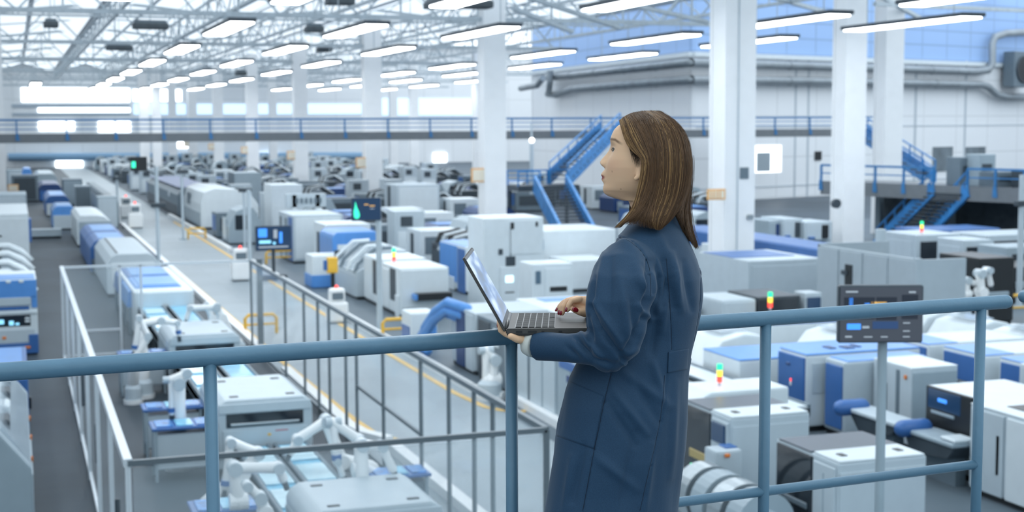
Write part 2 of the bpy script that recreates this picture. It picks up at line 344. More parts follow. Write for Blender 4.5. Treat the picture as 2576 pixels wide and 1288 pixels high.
for k, y in enumerate((321, 478)):
    struct(wall_panel('trim_%d' % (80+k), 1743, 2700, y-2, y+1, dr, nR, MATS['wall_joint_grey'], .04))
# ---------------------------------------------------------------- columns
def column(x, y, label, w=1.2, ztop=13.4, grp=None):
    t = thing('steel_column', label, 'column', (x, y, 0)); h = w/2
    MB().box(-h, -h, 0, h, -h+.18, ztop).obj('flange', WC, t); MB().box(-h, h-.18, 0, h, h, ztop).obj('flange', WC, t)
    MB().box(-h+.02, -h+.2, 0, -h+.38, h-.2, ztop).obj('web', WC, t); MB().box(h-.38, -h+.2, 0, h-.02, h-.2, ztop).obj('web', WC, t)
    MB().box(-h*.9, -h*.9, 0, h*.9, h*.9, ztop-.01).obj('core', WC, t)
    return t
for k in range(7):
    y = 45+26.8*k
    t = column(24.0, y, 'white steel column, %s of the main row running into the distance' % ORD[k])
    if k == 0:
        MB().box(.0, -.62, 4.02, .34, -.59, 4.42).obj('access_plate', MG, t); MB().tube([(-.1, -.63, 0.9), (-.1, -.63, 12)], .025, 6).obj('conduit', PG, t)
        MB().box(.3, -.68, 2.6, .52, -.6, 2.75).obj('bracket', ST, t)
    if k:
        s = thing('column_sign', 'small cream sign fixed to the %s column of the main row' % ORD[k], 'sign', (23.2, y-.4, 2.9))
        MB().box(-.5, -.02, 0, .35, .03, .75).obj('sign_board', SGN, s); MB().box(-.42, -.05, .08, .27, 0, .67).obj('sign_face', SGW, s)
s = thing('column_sign', 'cream sign with an orange border on the left edge of the column nearest the woman', 'sign', (23.1, 44.3, 0))
p = Yp(1779, 503, 44.3); q = Yp(1824, 475, 44.3); s.location = (p.x, 44.3, p.z); W_, H_ = q.x-p.x, q.z-p.z
MB().box(0, -.03, 0, W_, .03, H_).obj('sign_board', SGN, s); MB().box(.06, -.05, .06, W_-.06, 0, H_-.06).obj('sign_face', SGW, s)
for k, (u, v, a, b_) in enumerate([(.16, .2, .24, .8), (.32, .2, .42, .8), (.5, .2, .58, .8), (.66, .2, .78, .8)]):
    MB().box(u*W_, -.06, v*H_, b_*W_ if 0 else (u+.07)*W_, -.04, b_*H_).obj('sign_stroke', SGN, s)
p = Dp(2133, 400, 66); column(p.x, p.y, 'white steel column in front of the raised walkway, with round black sensor', 1.12)
q = Dp(2103, 512, 65.2); tag(MB().cyl((q.x, q.y-.1, q.z), .22, .2, 'Y').obj('column_sensor', DG), 'round dark sensor on the left edge of the column before the raised walkway', 'sensor')
p = Dp(2231, 400, 76); column(p.x, p.y, 'white steel column behind the raised walkway beside the blue staircase', 1.12)
for k, (px, d) in enumerate([(365, 160), (396, 163), (1042, 172), (1204, 140), (990, 190), (688, 190), (436, 190)]):
    p = Dp(px, 400, d); column(p.x, p.y, 'thin far white column, %s' % ['left one of the bright far pair at the aisle end', 'right one of the bright far pair at the aisle end', 'alone between the third and second main columns', 'just behind the second main column', 'faint, right of the third main column', 'faint, between the fourth and fifth main columns', 'faint, at the far end left of the main row'][k], 1.0)
column(-1.2, 98.6, 'white column at the left edge of the picture', 1.3)
s = thing('column_sign', 'cream and orange sign by the white column at the left edge', 'sign', Yp(20, 482, 96)); MB().box(0, 0, 0, .65, .1, .45).obj('sign_board', SGN, s); MB().box(.06, -.03, .06, .59, .02, .39).obj('sign_face', SGW, s)
# ---------------------------------------------------------------- roof trusses
def truss(n, label, p0, p1, hgt, step, r, peak=0):
    p0, p1 = Vector(p0), Vector(p1); L = (p1-p0).length; t = thing(n, label, 'roof truss', p0); d = (p1-p0).normalized()
    MB().bar((0, 0, 0), d*L, r*1.5).obj('bottom_chord', TR, t)
    N = int(L/step); up = Vector((0, 0, 1))
    def top(i):
        s = i*step; return d*min(s, L) + up*(hgt + (peak*(1-abs((s % 16.66)/8.33-1)) if peak else 0))
    b = MB()
    for i in range(N): b.bar(top(i), top(i+1), r*1.2)
    b.obj('top_chord', TR, t)
    b = MB()
    for i in range(N):
        b.bar(d*(i*step), top(i), r*.6) if i % 2 == 0 else None
        b.bar(d*(i*step), top(i+1), r*.6) if i % 2 else b.bar(top(i), d*((i+1)*step), r*.6)
    b.obj('lattice', TR, t); return t
for k in range(6):
    y = 71.8+26.8*k
    truss('roof_truss', 'pale steel roof truss spanning the hall, %s of the cross trusses' % ORD[k], (XL+1, y, 11.45), (62, y, 11.45) if y > 150 else (38.5, y, 11.45), 1.75, 2.08, .16, .9)
for k in range(7):
    y = 85.2+13.4*1*k if 0 else 58.4+13.4*(2*k)
    truss('roof_purlin_truss', 'slim steel purlin truss between the columns, %s from the front' % ORD[k], (XL+1, y, 12.2), (62 if y > 150 else 38.5, y, 12.2), 1.1, 2.08, .08, .7)
for k, x in enumerate([-19.3, -11, -4.2, 5.6, 11.3, 17, 26.6, 37.5]):
    truss('lengthwise_truss', 'steel truss running lengthwise under the roof, %s from the left' % ['first', 'second', 'third', 'fourth', 'fifth', 'sixth', 'seventh', 'eighth'][k], (x, 30, 12.1), (x, 208, 12.1), 1.2, 2.6, .11)
# big diagonal braces near the top right, as in the photograph
for k, (a, b_) in enumerate([((1290, -20), (1560, 70)), ((1400, -30), (1780, 55)), ((1288, 20), (1440, 80)), ((1900, -20), (2110, 40)), ((2180, -30), (2330, 55)), ((2200, 10), (2600, 28))]):
    P_, Q_ = Dp(*a, 66+k), Dp(*b_, 74+k)
    tag(MB().bar(P_, Q_, .2).obj('roof_brace', TR), 'slanting grey steel brace under the roof, ' + ['above and left of the woman, longest thin one', 'crossing the blue band above the woman', 'short one beside the second main column', 'between the nearest column and the sensor column', 'crossing above the two paired columns', 'nearly level one at the top right corner'][k], 'brace')
for k, (px, py, d, w) in enumerate([(378, 66, 78, 1.9), (128, 62, 78, .8), (300, 121, 100, 1.8), (790, 74, 80, 1.0), (815, 125, 100, 1.0), (1090, 14, 70, .8), (855, 4, 68, 1.3), (1125, 8, 66, .9), (1190, 12, 62, 1.6), (606, 185, 120, .9)]):
    c = Dp(px, py, d); t = thing('unit_heater', 'dark air unit hung in trusses, ' + ['largest one left of the nearest lamp row', 'small one at the far left top', 'flat one above the first lamps', 'beside the lamp before the fourth main column', 'under the truss right of the fourth lamp', 'small one left of the second column', 'wide one above the second lamp row', 'narrow one near the second column top', 'large one at the top edge touching the second column', 'hazy one beside the fifth column top', 'hazy one left of the fifth column top', 'faint one in the top left trusses'][k], 'air unit', c)
    MB().box(-w/2, -.5, -.16, w/2, .5, .16, .05).obj('casing', DK, t); MB().box(-w/2+.1, -.3, .14, w/2-.1, .3, .32).obj('intake', MG, t)
    MB().tube([(0, 0, .3), (0, 0, 13.42-c.z)], .03, 5).obj('drop_rod', TR, t)
# ---------------------------------------------------------------- ceiling lamps
def lamp(label):
    t = thing('ceiling_lamp', label, 'lamp', (0, 0, 10), 'linear ceiling lamps')
    MB().box(-.56, -4.25, 0, .56, 4.25, .16, .03).obj('housing', DG, t); MB().box(-.48, -4.12, -.07, .48, 4.12, .01, .03).obj('diffuser', LED, t)
    for s in (-3, 3): MB().tube([(0, s, .15), (0, s, 2.2)], .025, 5).obj('hanger', TR, t)
    return t
L0 = lamp('x'); first = True
NEAR = [9.0, 26.0, 43.3]
rows = [('first lamp row from the left', 8.6, [60.6, 77.9, 95, 112.5, 130, 147, 164]), ('second lamp row from the left', 14.0, [60.6, 77.3, 95, 112.5, 130, 147, 164]), ('third lamp row from the left', 19.6, [60.4, 76.8, 94.8, 112, 130, 147, 164]),
        ('fourth lamp row, right of the second main column', 29.3, [38, 50.7, 63, 78.4, 96.6, 112, 130, 147, 164]), ('fifth lamp row, before the corner building', 34.9, [50.3, 64, 79.6, 94.9, 112, 130, 147, 164]),
        ('sixth lamp row, deep in the right-hand bay', 41.5, [130, 147, 164]), ('far lamp row over the left machines', 2.2, [147, 164])]
for rn, x, ys in rows:
    for i, y in enumerate(ys):
        o = L0 if first else copy_tree(L0); first = False
        o.location = (x, y, 10); o['label'] = 'glowing ceiling lamp, %s of the %s' % (ORD[i], rn)
for x, ys, rn in ((8.6, (25.5, 43), 'first'), (14, (25.5, 43), 'second'), (19.6, (8, 43), 'third'), (29.3, (24,), 'fourth'), (3.2, (8, 25.5, 43), 'outer left')):
    for i, y in enumerate(ys):
        o = copy_tree(L0); o.location = (x, y, 10 if x > 4 or y < 50 else 10); o['label'] = 'glowing ceiling lamp above the view, %s of the near end of the %s row' % (ORD[i], rn)
# bare bulbs low on the far columns
for k, (px, py) in enumerate([(1338, 353)]):
    c = Dp(px, py, 84); t = thing('wall_lamp', 'small round glowing lamp beside the upper blue staircase', 'lamp', c); MB().ball((0, 0, 0), .16).obj('bulb', mat('bulb_glow', (1, 1, 1), .5, emit=2.2, samp=False), t); MB().tube([(0, .05, .2), (0, .05, 1.0)], .06).obj('stem', PG, t); MB().cyl((0, .05, -3.2), .12, 3).obj('lamp_post', PG, t)
# ---------------------------------------------------------------- walkways and stairs
def railing(par, a, b, h, n, m, r=.04, mid=2, bracket=0):
    a, b = Vector(a), Vector(b)
    MB().bar(a+_z*h, b+_z*h, r*2).obj('top_rail', m, par)
    for k in range(mid): MB().bar(a+_z*h*(k+1)/(mid+1), b+_z*h*(k+1)/(mid+1), r*1.1).obj('mid_rail', m, par)
    for i in range(n+1):
        p = a.lerp(b, i/n); q = MB().bar(p-_z*.05, p+_z*h, r*1.8).obj('rail_post', m, par)
        if bracket: MB().prism([(p.x-.07, p.z-bracket), (p.x+.16, p.z-bracket), (p.x+.09, p.z+.05), (p.x-.05, p.z+.05)], p.y-.1, p.y-.02, 'Y').obj('bracket', m, q)
t = thing('overhead_walkway', 'long grey walkway with blue railing crossing the whole hall behind the second main column', 'walkway', (0, 90, 0))
MB().box(-34, 0, 4.94, 60, .25, 5.47).obj('fascia', FS, t); MB().box(-34, .2, 5.3, 60, 2.6, 5.42).obj('deck', FS, t); MB().box(-34, 2.6, 4.94, 60, 2.8, 5.47).obj('rear_fascia', FS, t)
railing(t, (-34, .05, 5.47), (60, .05, 5.47), .86, 33, RB, .05, 2, .38)
MB().bar((-34, 2.7, 6.3), (60, 2.7, 6.3), .07).obj('rear_rail', RB, t)
# lower walkway on the right
A = Dp(2064, 455, 70); zt = A.z; B_ = Gp(2576, 474, zt); dw = (B_-A).normalized(); B_ = A + dw*(B_-A).length*1.25; Lw = (B_-A).length
t = thing('raised_walkway', 'raised grey walkway with blue railing above the machines at the right', 'walkway', (A.x, A.y, 0)); t.rotation_euler = (0, 0, math.atan2(dw.y, dw.x))
MB().box(0, 0, zt-.66, Lw, .2, zt).obj('fascia', FS, t); MB().box(0, .2, zt-.14, Lw, 3.4, zt-.04).obj('deck', FS, t)
def on_walk(px):
    r = ray(px, 470); n = Vector((-dw.y, dw.x, 0)); return EYE + r*((A-EYE).dot(n)/r.dot(n))
S1, S2 = on_walk(2346), on_walk(2432); sx, sx2 = (S1-A).xy.length, (S2-A).xy.length; S1.z = S2.z = zt-.2
railing(t, (0, .05, zt), (sx, .05, zt), .78, 4, RB, .05, 1, .45); railing(t, (sx2, .05, zt), (Lw, .05, zt), .78, 4, RB, .05, 1, .45)
for s in range(4): MB().box(1+s*4.2, 3.0, 0, 1.3+s*4.2, 3.3, zt-.14).obj('support_post', MG, t)
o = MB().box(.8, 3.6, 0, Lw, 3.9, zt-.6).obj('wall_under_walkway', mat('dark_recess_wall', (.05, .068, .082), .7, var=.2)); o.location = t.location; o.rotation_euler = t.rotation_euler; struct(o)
def stair(label, tl, tr, bl, br, N, rail=1, m=SB, tread=DG, sw=.62):
    tl, tr, bl, br = map(Vector, (tl, tr, bl, br)); o = (bl+br)/2; o.z = 0; t = thing('staircase', label, 'staircase', o); q = [v-o for v in (tl, tr, bl, br)]
    for a, b in ((q[0], q[2]), (q[1], q[3])):
        s = MB().bar(a, b, .16, sw).obj('stringer', m, t)
        if rail:
            MB().bar(a+_z*.85, b+_z*.85, .07).obj('handrail', m, t); MB().bar(a+_z*.45, b+_z*.45, .05).obj('mid_rail', m, t)
            for i in range(7): p = a.lerp(b, i/6); MB().bar(p, p+_z*.85, .06).obj('rail_post', m, t)
    for i in range(1, N):
        a, b = q[0].lerp(q[2], i/N), q[1].lerp(q[3], i/N); MB().bar(a, b, .34, .07).obj('tread', tread, t)
    return t
stair('blue steel staircase rising from the floor to the raised walkway at the right', S1, S2, Gp(2205, 618), Gp(2292, 626), 16)
stair('dark-stepped blue staircase falling from the overhead walkway behind the paired columns', Dp(2150, 332, 92), Dp(2182, 332, 90), Gp(2322, 441, zt), Gp(2352, 444, zt), 16)
stair('upper flight of the blue staircase beside the woman\'s face', Dp(1512, 322, 95), Dp(1560, 318, 91), Dp(1382, 446, 82), Dp(1428, 452, 79), 16, sw=.8)
stair('lower flight of the blue staircase with wide dark steps behind the white cabinets', Dp(1345, 462, 79), Dp(1424, 460, 79), Dp(1424, 620, 70.5), Dp(1508, 618, 70.5), 18, 0, sw=.95)
c = Dp(1385, 466, 80.4); t = thing('stair_landing', 'dark landing between the two flights of the blue staircase', 'landing', (c.x, c.y, 0))
MB().box(-2.0, -.2, c.z-.32, 1.7, 1.8, c.z).obj('landing_deck', DG, t); railing(t, (-2.0, -.15, c.z), (-.7, -.15, c.z), .8, 1, SB); railing(t, (-2.0, 1.75, c.z), (1.7, 1.75, c.z), .8, 3, SB)
for x in (-1.9, 1.6): MB().box(x-.08, 1.5, 0, x+.08, 1.66, c.z-.3).obj('support_post', DG, t)
# ---------------------------------------------------------------- aisle kerbs and lines
def kerb(label, pts, w=.22, h=.16, cat='kerb', n='aisle_kerb', m=KW):
    b = MB(); o = Vector((pts[0][0], pts[0][1], 0))
    for i in range(len(pts)-1):
        a, c = Vector((*pts[i], h/2))-o, Vector((*pts[i+1], h/2))-o; b.bar(a, c, w, h)
    q = b.obj(n, m); q.location = o; return tag(q, label, cat)
kerb('white kerb along the left side of the aisle in front of the guard fence gate', [(6.02, 33.9), (6.02, 27), (6.12, 26.2), (6.45, 25.5)])
kerb('white kerb along the left side of the aisle, closest piece under the walkway', [(6.40, 25.1), (6.5, 14)])
kerb('white kerb beside the production line, long piece by the fence', [(5.98, 88), (5.98, 36)])
kerb('white kerb on the right side of the aisle, far piece running to the far columns', [(9.52, 30.2), (9.55, 64)])
kerb('white kerb on the right side of the aisle, hazy distant piece', [(9.55, 68), (9.55, 96)])
kerb('white kerb piece rounding the corner of the aisle on the right', [(9.5, 30.1), (9.6, 29.2), (9.9, 28.9)])
kerb('white double rail on the floor beside the woman\'s coat', [(10.05, 28.5), (9.95, 22)])
def line(label, pts, w=.14):
    b = MB(); o = Vector((pts[0][0], pts[0][1], 0))
    for i in range(len(pts)-1): b.bar(Vector((*pts[i], .008))-o, Vector((*pts[i+1], .008))-o, w, .012)
    q = b.obj('floor_line', YE); q.location = o; return tag(q, label, 'floor marking')
line('yellow floor line along the left side of the aisle', [(6.1, 90), (6.24, 35), (6.34, 28), (6.42, 26.6), (6.7, 25.8), (7.0, 25.7)])
line('yellow floor line along the right side of the aisle', [(9.2, 90), (9.06, 36), (9.1, 30), (9.25, 28.2), (9.5, 27.7), (9.9, 27.5)])
def bump(label, x, y, w, h=.55):
    t = thing('crash_barrier', label, 'barrier', (x, y, 0)); MB().tube([(0, 0, 0), (0, 0, h-.1), (.1, 0, h), (w-.1, 0, h), (w, 0, h-.1), (w, 0, 0)], .05, 8).obj('hoop', YE, t)
    MB().tube([(0, 0, h*.5), (w, 0, h*.5)], .035, 6).obj('cross_bar', YE, t)
bump('yellow hoop barrier on the far aisle edge below the dark screen', 10.1, 61, 1.3); bump('yellow hoop barrier at the aisle edge below the green-graph screen', 9.55, 38.3, 1.4)
bump('yellow hoop barrier by the far poles left of the white dome machine', 8.5, 76, .9); bump('yellow hoop barrier by the conveyor beside the thick fence post', 6.08, 40.6, .9)
c = Gp(2530, 790, .2); bump('yellow hoop barrier at the right edge above the end of the handrail', c.x-.3, c.y, 1.3, .75)
# ---------------------------------------------------------------- guard fence round the robot cell
def fence(label, pts, ys, axis, h=2.4, x0=0, side=0, railm=PG, postm=PG, r=.035):
    pass
t = thing('guard_fence', 'tall clear-panelled guard fence with grey rails enclosing the robot cell', 'fence', (1.03, 15.42, 0))
def seg(a, b, posts, rm, pm, r=.04, rr=.06, h=2.4, low=1):
    a, b = Vector(a), Vector(b); MB().bar(a+_z*h, b+_z*h, rr).obj('top_rail', rm, t); MB().bar(a+_z*.12, a.lerp(b, low)+_z*.12, .05).obj('bottom_rail', rm, t)
    L = (b-a).length; prev = 0
    for s in posts:
        p = a.lerp(b, s/L); MB().bar(p, p+_z*h, r*2).obj('fence_post', pm, t)
        if s > prev:
            q = a.lerp(b, prev/L); d = (b-a).normalized(); MB().bar(q+d*.05+_z*(h/2+.05), p-d*.05+_z*(h/2+.05), .012, h-.2).obj('clear_panel', GLS, t)
        prev = s
LX, FX = 4.78, 22.2
PALE = mat('fence_pale', (.70, .76, .81), .35, .2); FGR = mat('fence_grey', (.13, .165, .19), .4, .2)
seg((0, 0, 0), (0, FX, 0), [.02, 3.1, 6.2, 9.3, 12.4, 15.5, 18.6, FX], PALE, PALE, .03, .09)
seg((0, FX, 0), (LX, FX, 0), [1.42, 1.95], PALE, PALE, .03, .06, low=.4)
seg((0, 0, 0), (LX, 0, 0), [.9, LX], FGR, FGR, .03, .06)
seg((LX, 0, 0), (LX, FX, 0), [2.0, 2.8, 4.0, 5.5, 7.9, 9.9, 10.8, 12.3, 13.4, 14.9, 17.2, FX], FGR, FGR, .026, .07)
MB().bar((LX, 5.5, 1.2), (LX, 9.9, 1.2), .05).obj('gate_rail', FGR, t)
MB().bar((.45, FX, .75), (1.42, FX, .75), .05).obj('gate_rail', PALE, t)
MB().box(LX+.16, FX-.07, 0, LX+.3, FX+.07, 2.45).obj('corner_post', FGR, t)
for k in range(4): MB().box(-.03, 2+k*4.6, .9, .03, 2.06+k*4.6, 1.5).obj('gate_handle', DG, t)
# ================================================================ machines
def hd(f, *c, m=BK, n='handle'): return (n, f, *c, .03, m)
def seen(px, py, z=0): return Gp(px, py, z)
# ---- production line in the robot cell
def oven(label, x, y, w, d, h=1.3, slot=True, deco=True):
    P = [('handle_recess', 'T', u, u+.09, v, v+.045, .012, BK) for u in (.16, .75) for v in (.1, .78)]
    P += [('front_frame', 'F', .02, .98, .82, .95, .03, PG)]
    if slot: P += [('conveyor_opening', 'F', .1, .9, .63, .81, .015, GD, None, [('roller', 'F', .14, .86, .65, .685, .03, ST)])]
    if deco: P += [('lower_door', 'F', .06, .94, .12, .6, .02, PG), ('warning_label', 'F', .52, .56, .49, .53, .025, YE), ('name_plate', 'F', .6, .74, .545, .57, .025, mat('plate_red', (.45, .12, .15), .5))]
    P += [('side_door', 'L', .05, .48, .12, .8, .02, GR), ('side_door', 'L', .52, .95, .12, .8, .02, GR)]
    return mach('oven_module', label, 'machine', x, y, w, d, h, PG, ROUND, 'Y', P, .04)
oven('pale rounded oven module with black handles at the bottom edge of the picture', 3.22, 16.75, 1.72, 1.55)
oven('pale oven module with open front slot and warning label behind the glass sheets', 3.1, 24.2, 1.66, 2.3)
oven('pale oven module with four black handles just above the blue handrail', 3.1, 32.2, 1.62, 2.3, deco=False)
def conv(label, x, y, w, L, h=.9, sheets=0, bm=DG, top=SHB):
    t = thing('conveyor', label, 'conveyor', (x, y, 0))
    MB().box(0, 0, h-.22, w, L, h-.05, .02).obj('bed', bm, t)
    for s in (0, w-.06): MB().box(s, 0, h-.24, s+.06, L, h, .01).obj('side_rail', MG, t)
    MB().box(.06, .02, h-.06, w-.06, L-.02, h-.035).obj('belt', top, t)
    for i in range(int(L/1.8)+1):
        for s in (.03, w-.09): MB().box(s, min(L-.1, i*1.8), 0, s+.06, min(L-.04, i*1.8+.06), h-.2).obj('leg', DG, t)
    return t
def sheet(x, y, w, L, label, g, z=.87):
    tag(MB().box(x, y, z, x+w, y+L, z+.03, .008).obj('glass_sheet', SHT), label, 'glass sheet', g)
conv('left conveyor lane carrying glass sheets in front of the open-slot oven', 3.38, 18.35, .6, 5.75, .52)
conv('right conveyor lane carrying glass sheets in front of the open-slot oven', 4.04, 18.35, .6, 5.75, .52)
for k in range(4):
    nm = ['nearest', 'second', 'third', 'farthest'][k]
    sheet(3.45, 18.55+k*1.4, .46, 1.05, 'pale glowing glass sheet, %s on the left conveyor lane' % nm, 'sheets on the left lane', .49)
    sheet(4.11, 18.6+k*1.4, .46, 1.05, 'pale glowing glass sheet, %s on the right conveyor lane' % nm, 'sheets on the right lane', .49)
conv('conveyor lane running between the two oven modules', 3.15, 26.5, .7, 5.7); conv('narrow side conveyor beside the lane between the ovens', 3.95, 26.5, .62, 5.7)
for k in range(4): sheet(3.24, 26.8+k*1.35, .52, 1.0, 'pale glass sheet between the oven modules, %s in its lane' % ['nearest', 'second', 'third', 'farthest'][k], 'sheets between the ovens')
conv('conveyor running from the second oven to the blue-hooded machine', 3.15, 34.5, .7, 6.5); conv('right conveyor lane before the blue-hooded machine', 3.95, 34.5, .62, 6.5)
for k in range(4): sheet(3.24, 34.9+k*1.5, .52, 1.0, 'pale glass sheet before the blue-hooded machine, %s in its lane' % ['nearest', 'second', 'third', 'farthest'][k], 'sheets before the blue hood')
# blue hooded machine
HD = [(0, 0), (1, 0), (1, .75), (.9, .93), (.8, 1), (.2, 1), (.1, .93), (0, .75)]
t = mach('hooded_conveyor', 'white-ended conveyor machine under two long blue glass hoods', 'machine', 3.05, 41, 1.66, 7.2, 1.3, WH, None, 'X', [
    ('opening', 'F', .08, .92, .35, .55, .012, DG), ('front_panel', 'F', .03, .97, .6, .98, .03, WH)], .03)
for k, (a, b_) in enumerate(((1.0, 3.9), (4.0, 6.9))):
    MB().prism([(-.14, .75), (1.62, .75), (1.58, 1.12), (1.4, 1.34), (.16, 1.34), (-.08, 1.2)], a, b_, 'Y', .02).obj('hood', LB if k == 0 else BL, t)
    MB().box(.25, a+.25, 1.335, 1.35, b_-.2, 1.36).obj('hood_window', mat('sky_blue_glass', (.15, .36, .72), .35), t)
for k in range(4): MB().box(-.12, .8+k*1.9, 0, -.02, .9+k*1.9, .75).obj('leg', MG, t)
t = mach('oven_module', 'long pale grey oven module with dark slot behind the blue-hooded machine', 'machine', 2.9, 51.2, 1.8, 7.8, 1.5, PG, HD, 'Y', [('air_slot', 'T', .2, .24, .05, .95, .015, DG), ('front_panel', 'F', .1, .9, .3, .8, .02, WH)], .03)
for k, (y, L) in enumerate(((59.3, 4.4), (63.9, 5.0))):
    q = mach('hooded_conveyor', ['nearer blue-hooded module behind the long pale oven', 'farther blue-hooded module behind the long pale oven'][k], 'machine', 2.75, y, 1.7, L, 1.4, BL, HD, 'Y', [('hood_window', 'T', .22, .78, .15, .85, .015, MATS['sky_blue_glass']), ('lower_cover', 'F', .03, .97, .1, .45, .02, MG)], .03)
mach('oven_module', 'white rounded oven module beyond the blue-hooded modules', 'machine', 2.8, 73.0, 1.75, 8, 1.55, WH, [(0, 0), (1, 0), (1, .5), (.93, .78), (.75, .95), (.55, 1), (.1, 1), (0, .85)], 'Y', [('front_panel', 'F', .05, .95, .1, .8, .02, GR)], .03)
# second line at its left, running far away
for k, (x, y, w, d, h, c, c2, lab) in enumerate([
    (1.95, 85.6, 1.3, 4.6, 1.35, LB, PG, 'bright blue-topped module left of the white rounded oven'), (1.85, 98.6, 1.5, 8, 1.35, BL, WH, 'blue-topped module with white front, second along the far left line'),
    (1.75, 118, 1.7, 9, 1.35, NV, BL, 'navy module, third along the far left line'), (1.7, 136, 1.9, 12, 1.6, GR, PG, 'grey hooded module, fourth along the far left line'), (.6, 139, .9, 6, 2.0, LB, LB, 'small light blue module at the far end of the left line')]):
    q = mach('line_module', lab, 'machine', x, y, w, d, h, c, HD, 'Y', [('front_cover', 'F', .03, .97, 0.05, .62, .03, c2), ('top_window', 'T', .2, .8, .1, .9, .015, MATS['sky_blue_glass'] if k in (0, 1) else c)], .03)
mach('cabinet', 'light grey cabinet standing beyond the white rounded oven', 'cabinet', 4.4, 84.5, 1.1, 1.8, 1.9, GR, P=[('door', 'F', .05, .95, .1, .95, .02, PG)])
mach('cabinet', 'tall grey cabinet by the far end of the white oven', 'cabinet', 3.6, 95.5, 1.0, 1.5, 2.1, GR, P=[('door', 'F', .05, .95, .1, .95, .02, MG)])
mach('cabinet', 'grey cabinet in front of the bright floor patch in the far aisle', 'cabinet', 3.3, 110, 1.4, 3, 2.0, MG, P=[('door', 'F', .05, .95, .1, .95, .02, GR)])
q = mach('long_module', 'long dark grey machine running away left of the aisle', 'machine', 5.0, 88, .8, 24, 1.7, MG, HD, 'Y', [('side_cover', 'L', .02, .98, .1, .8, .02, GR)])
mach('cabinet', 'dark cabinet near the left column far down the hall', 'cabinet', -.3, 118, 2.0, 2, 2.1, MG, P=[('door', 'F', .1, .9, .1, .9, .02, DG)])
mach('cabinet', 'pale low cabinet against the far left wall lights', 'cabinet', -.8, 150, 2.2, 3, 1.6, GR, P=[('door', 'F', .1, .9, .1, .9, .02, PG)])
mach('work_table', 'long pale table far left in the dark aisle', 'table', .7, 79.3, 1.55, .6, .5, PG, P=[('shelf', 'F', .05, .95, .2, .3, .05, GR)])
# ---- left column of machines
t = mach('soldering_machine', 'blue and white machine with glazed chamber at the left edge beside the fence', 'machine', -1.55, 39.0, 1.98, 2.4, 2.0, WH, None, 'X', [
    ('top_band', 'F', 0, 1, .76, .99, .03, LB, None, [('hinge', 'F', .62, .68, .955, .99, .05, WH), ('hinge', 'F', .78, .84, .955, .99, .05, WH)]),
    ('side_band', 'F', .93, 1, .62, .78, .03, LB), ('upper_panel', 'F', .3, .92, .66, .765, .05, PG), ('display_strip', 'F', .3, .9, .6, .645, .02, BL),
    ('frame', 'F', .2, 1, .545, .585, .04, WH), ('chamber', 'F', .3, .91, .385, .53, .01, GD, None, [('part_tray', 'F', .5, .58, .42, .48, .03, SCC), ('part_tray', 'F', .64, .7, .4, .46, .03, SCC), ('part_tray', 'F', .72, .77, .4, .43, .03, SCC), ('clip', 'F', .84, .9, .47, .5, .03, WH), ('clip', 'F', .84, .9, .43, .46, .03, WH)]),
    ('lower_door', 'F', .3, .96, .17, .34, .02, PG, None, [('indicator', 'F', .55, .6, .22, .26, .04, OR)]),
    ('base_cover', 'F', 0, 1, .02, .16, .04, BL, None, [('amber_plate', 'F', .82, .9, .085, .12, .06, OR)]), ('base_corner', 'F', .88, 1, .15, .27, .04, BL), ('roof_cover', 'T', .02, .98, .02, .5, .02, LB)], .03)
for k in range(4):
    y = 43.6+k*3.3; t = thing('feeder_arm_machine', 'machine with curved white guard arms, %s behind the blue and white machine' % ['nearest', 'second', 'third', 'farthest'][k], 'machine', (-1.5, y, 0))
    MB().box(0, .3, 0, 1.9, 2.6, 1.15, .04).obj('body', GR, t)
    MB().tube([(.2, 0, 1.7), (1.2, 0, 1.72), (1.6, 0, 1.5), (1.95, 0, 1.15)], .12, 10).obj('guard_arm', WH, t, smooth=True); MB().tube([(.2, 1.2, 1.62), (1.2, 1.2, 1.64), (1.6, 1.2, 1.45), (1.9, 1.2, 1.15)], .1, 10).obj('guard_arm', PG, t, smooth=True)
    MB().box(.1, -.1, 1.1, .5, 1.4, 1.8, .03).obj('arm_support', WH, t); MB().box(.6, -.2, 1.2, .95, .1, 1.66, .02).obj('control_box', DG, t)
    MB().ball((.55, -.25, 1.6), .1).obj('red_button', RED, t); MB().ball((.5, -.2, 1.9), .08).obj('green_lamp', GRN, t); MB().box(.1, -.2, 0, 1.9, .3, .7, .03).obj('front_cover', PG, t)
mach('test_cabinet', 'large plain white cabinet at the left edge behind the curved guard arms', 'cabinet', -1.6, 60.5, 2.05, 8, 2.45, WH, P=[('front_door', 'F', .03, .97, .05, .93, .03, WH, None, [hd('F', .3, .5, .62, .66, m=KW)]), ('side_handle', 'R', .3, .45, .45, .85, .12, BL)])
mach('test_cabinet', 'grey cabinet with an orange label behind the large white cabinet at the left', 'cabinet', -1.5, 74, 2.0, 4, 2.6, GR, P=[('front_door', 'F', .05, .97, .1, .97, .02, PG, None, [('orange_label', 'F', .55, .8, .72, .82, .04, SGN)])])
t = mach('press_machine', 'slant-fronted grey machine with clear cover at the bottom left corner', 'machine', -2.0, 21.2, 2.08, 6.2, 1.7, GR, [(0, 0), (1, 0), (1, .62), (.8, .95), (.66, 1), (0, 1)], 'Y', [('side_door', 'R', .05, .5, .1, .55, .02, PG)], .03)
MB().prism([(2.06, 1.12), (1.7, 1.66), (1.66, 1.62), (2.0, 1.1)], .3, 5.8, 'Y').obj('clear_cover', GLM, t)
for k in range(4): MB().box(1.6, 1+k*1.2, 1.35, 1.8, 1.6+k*1.2, 1.62, .03).obj('mechanism', [DG, WH, DG, ST][k], t)
for k in range(3): MB().cyl((2.07, 1.2+k*1.6, .95), .05, .04, 'X').obj('orange_button', OR, t)
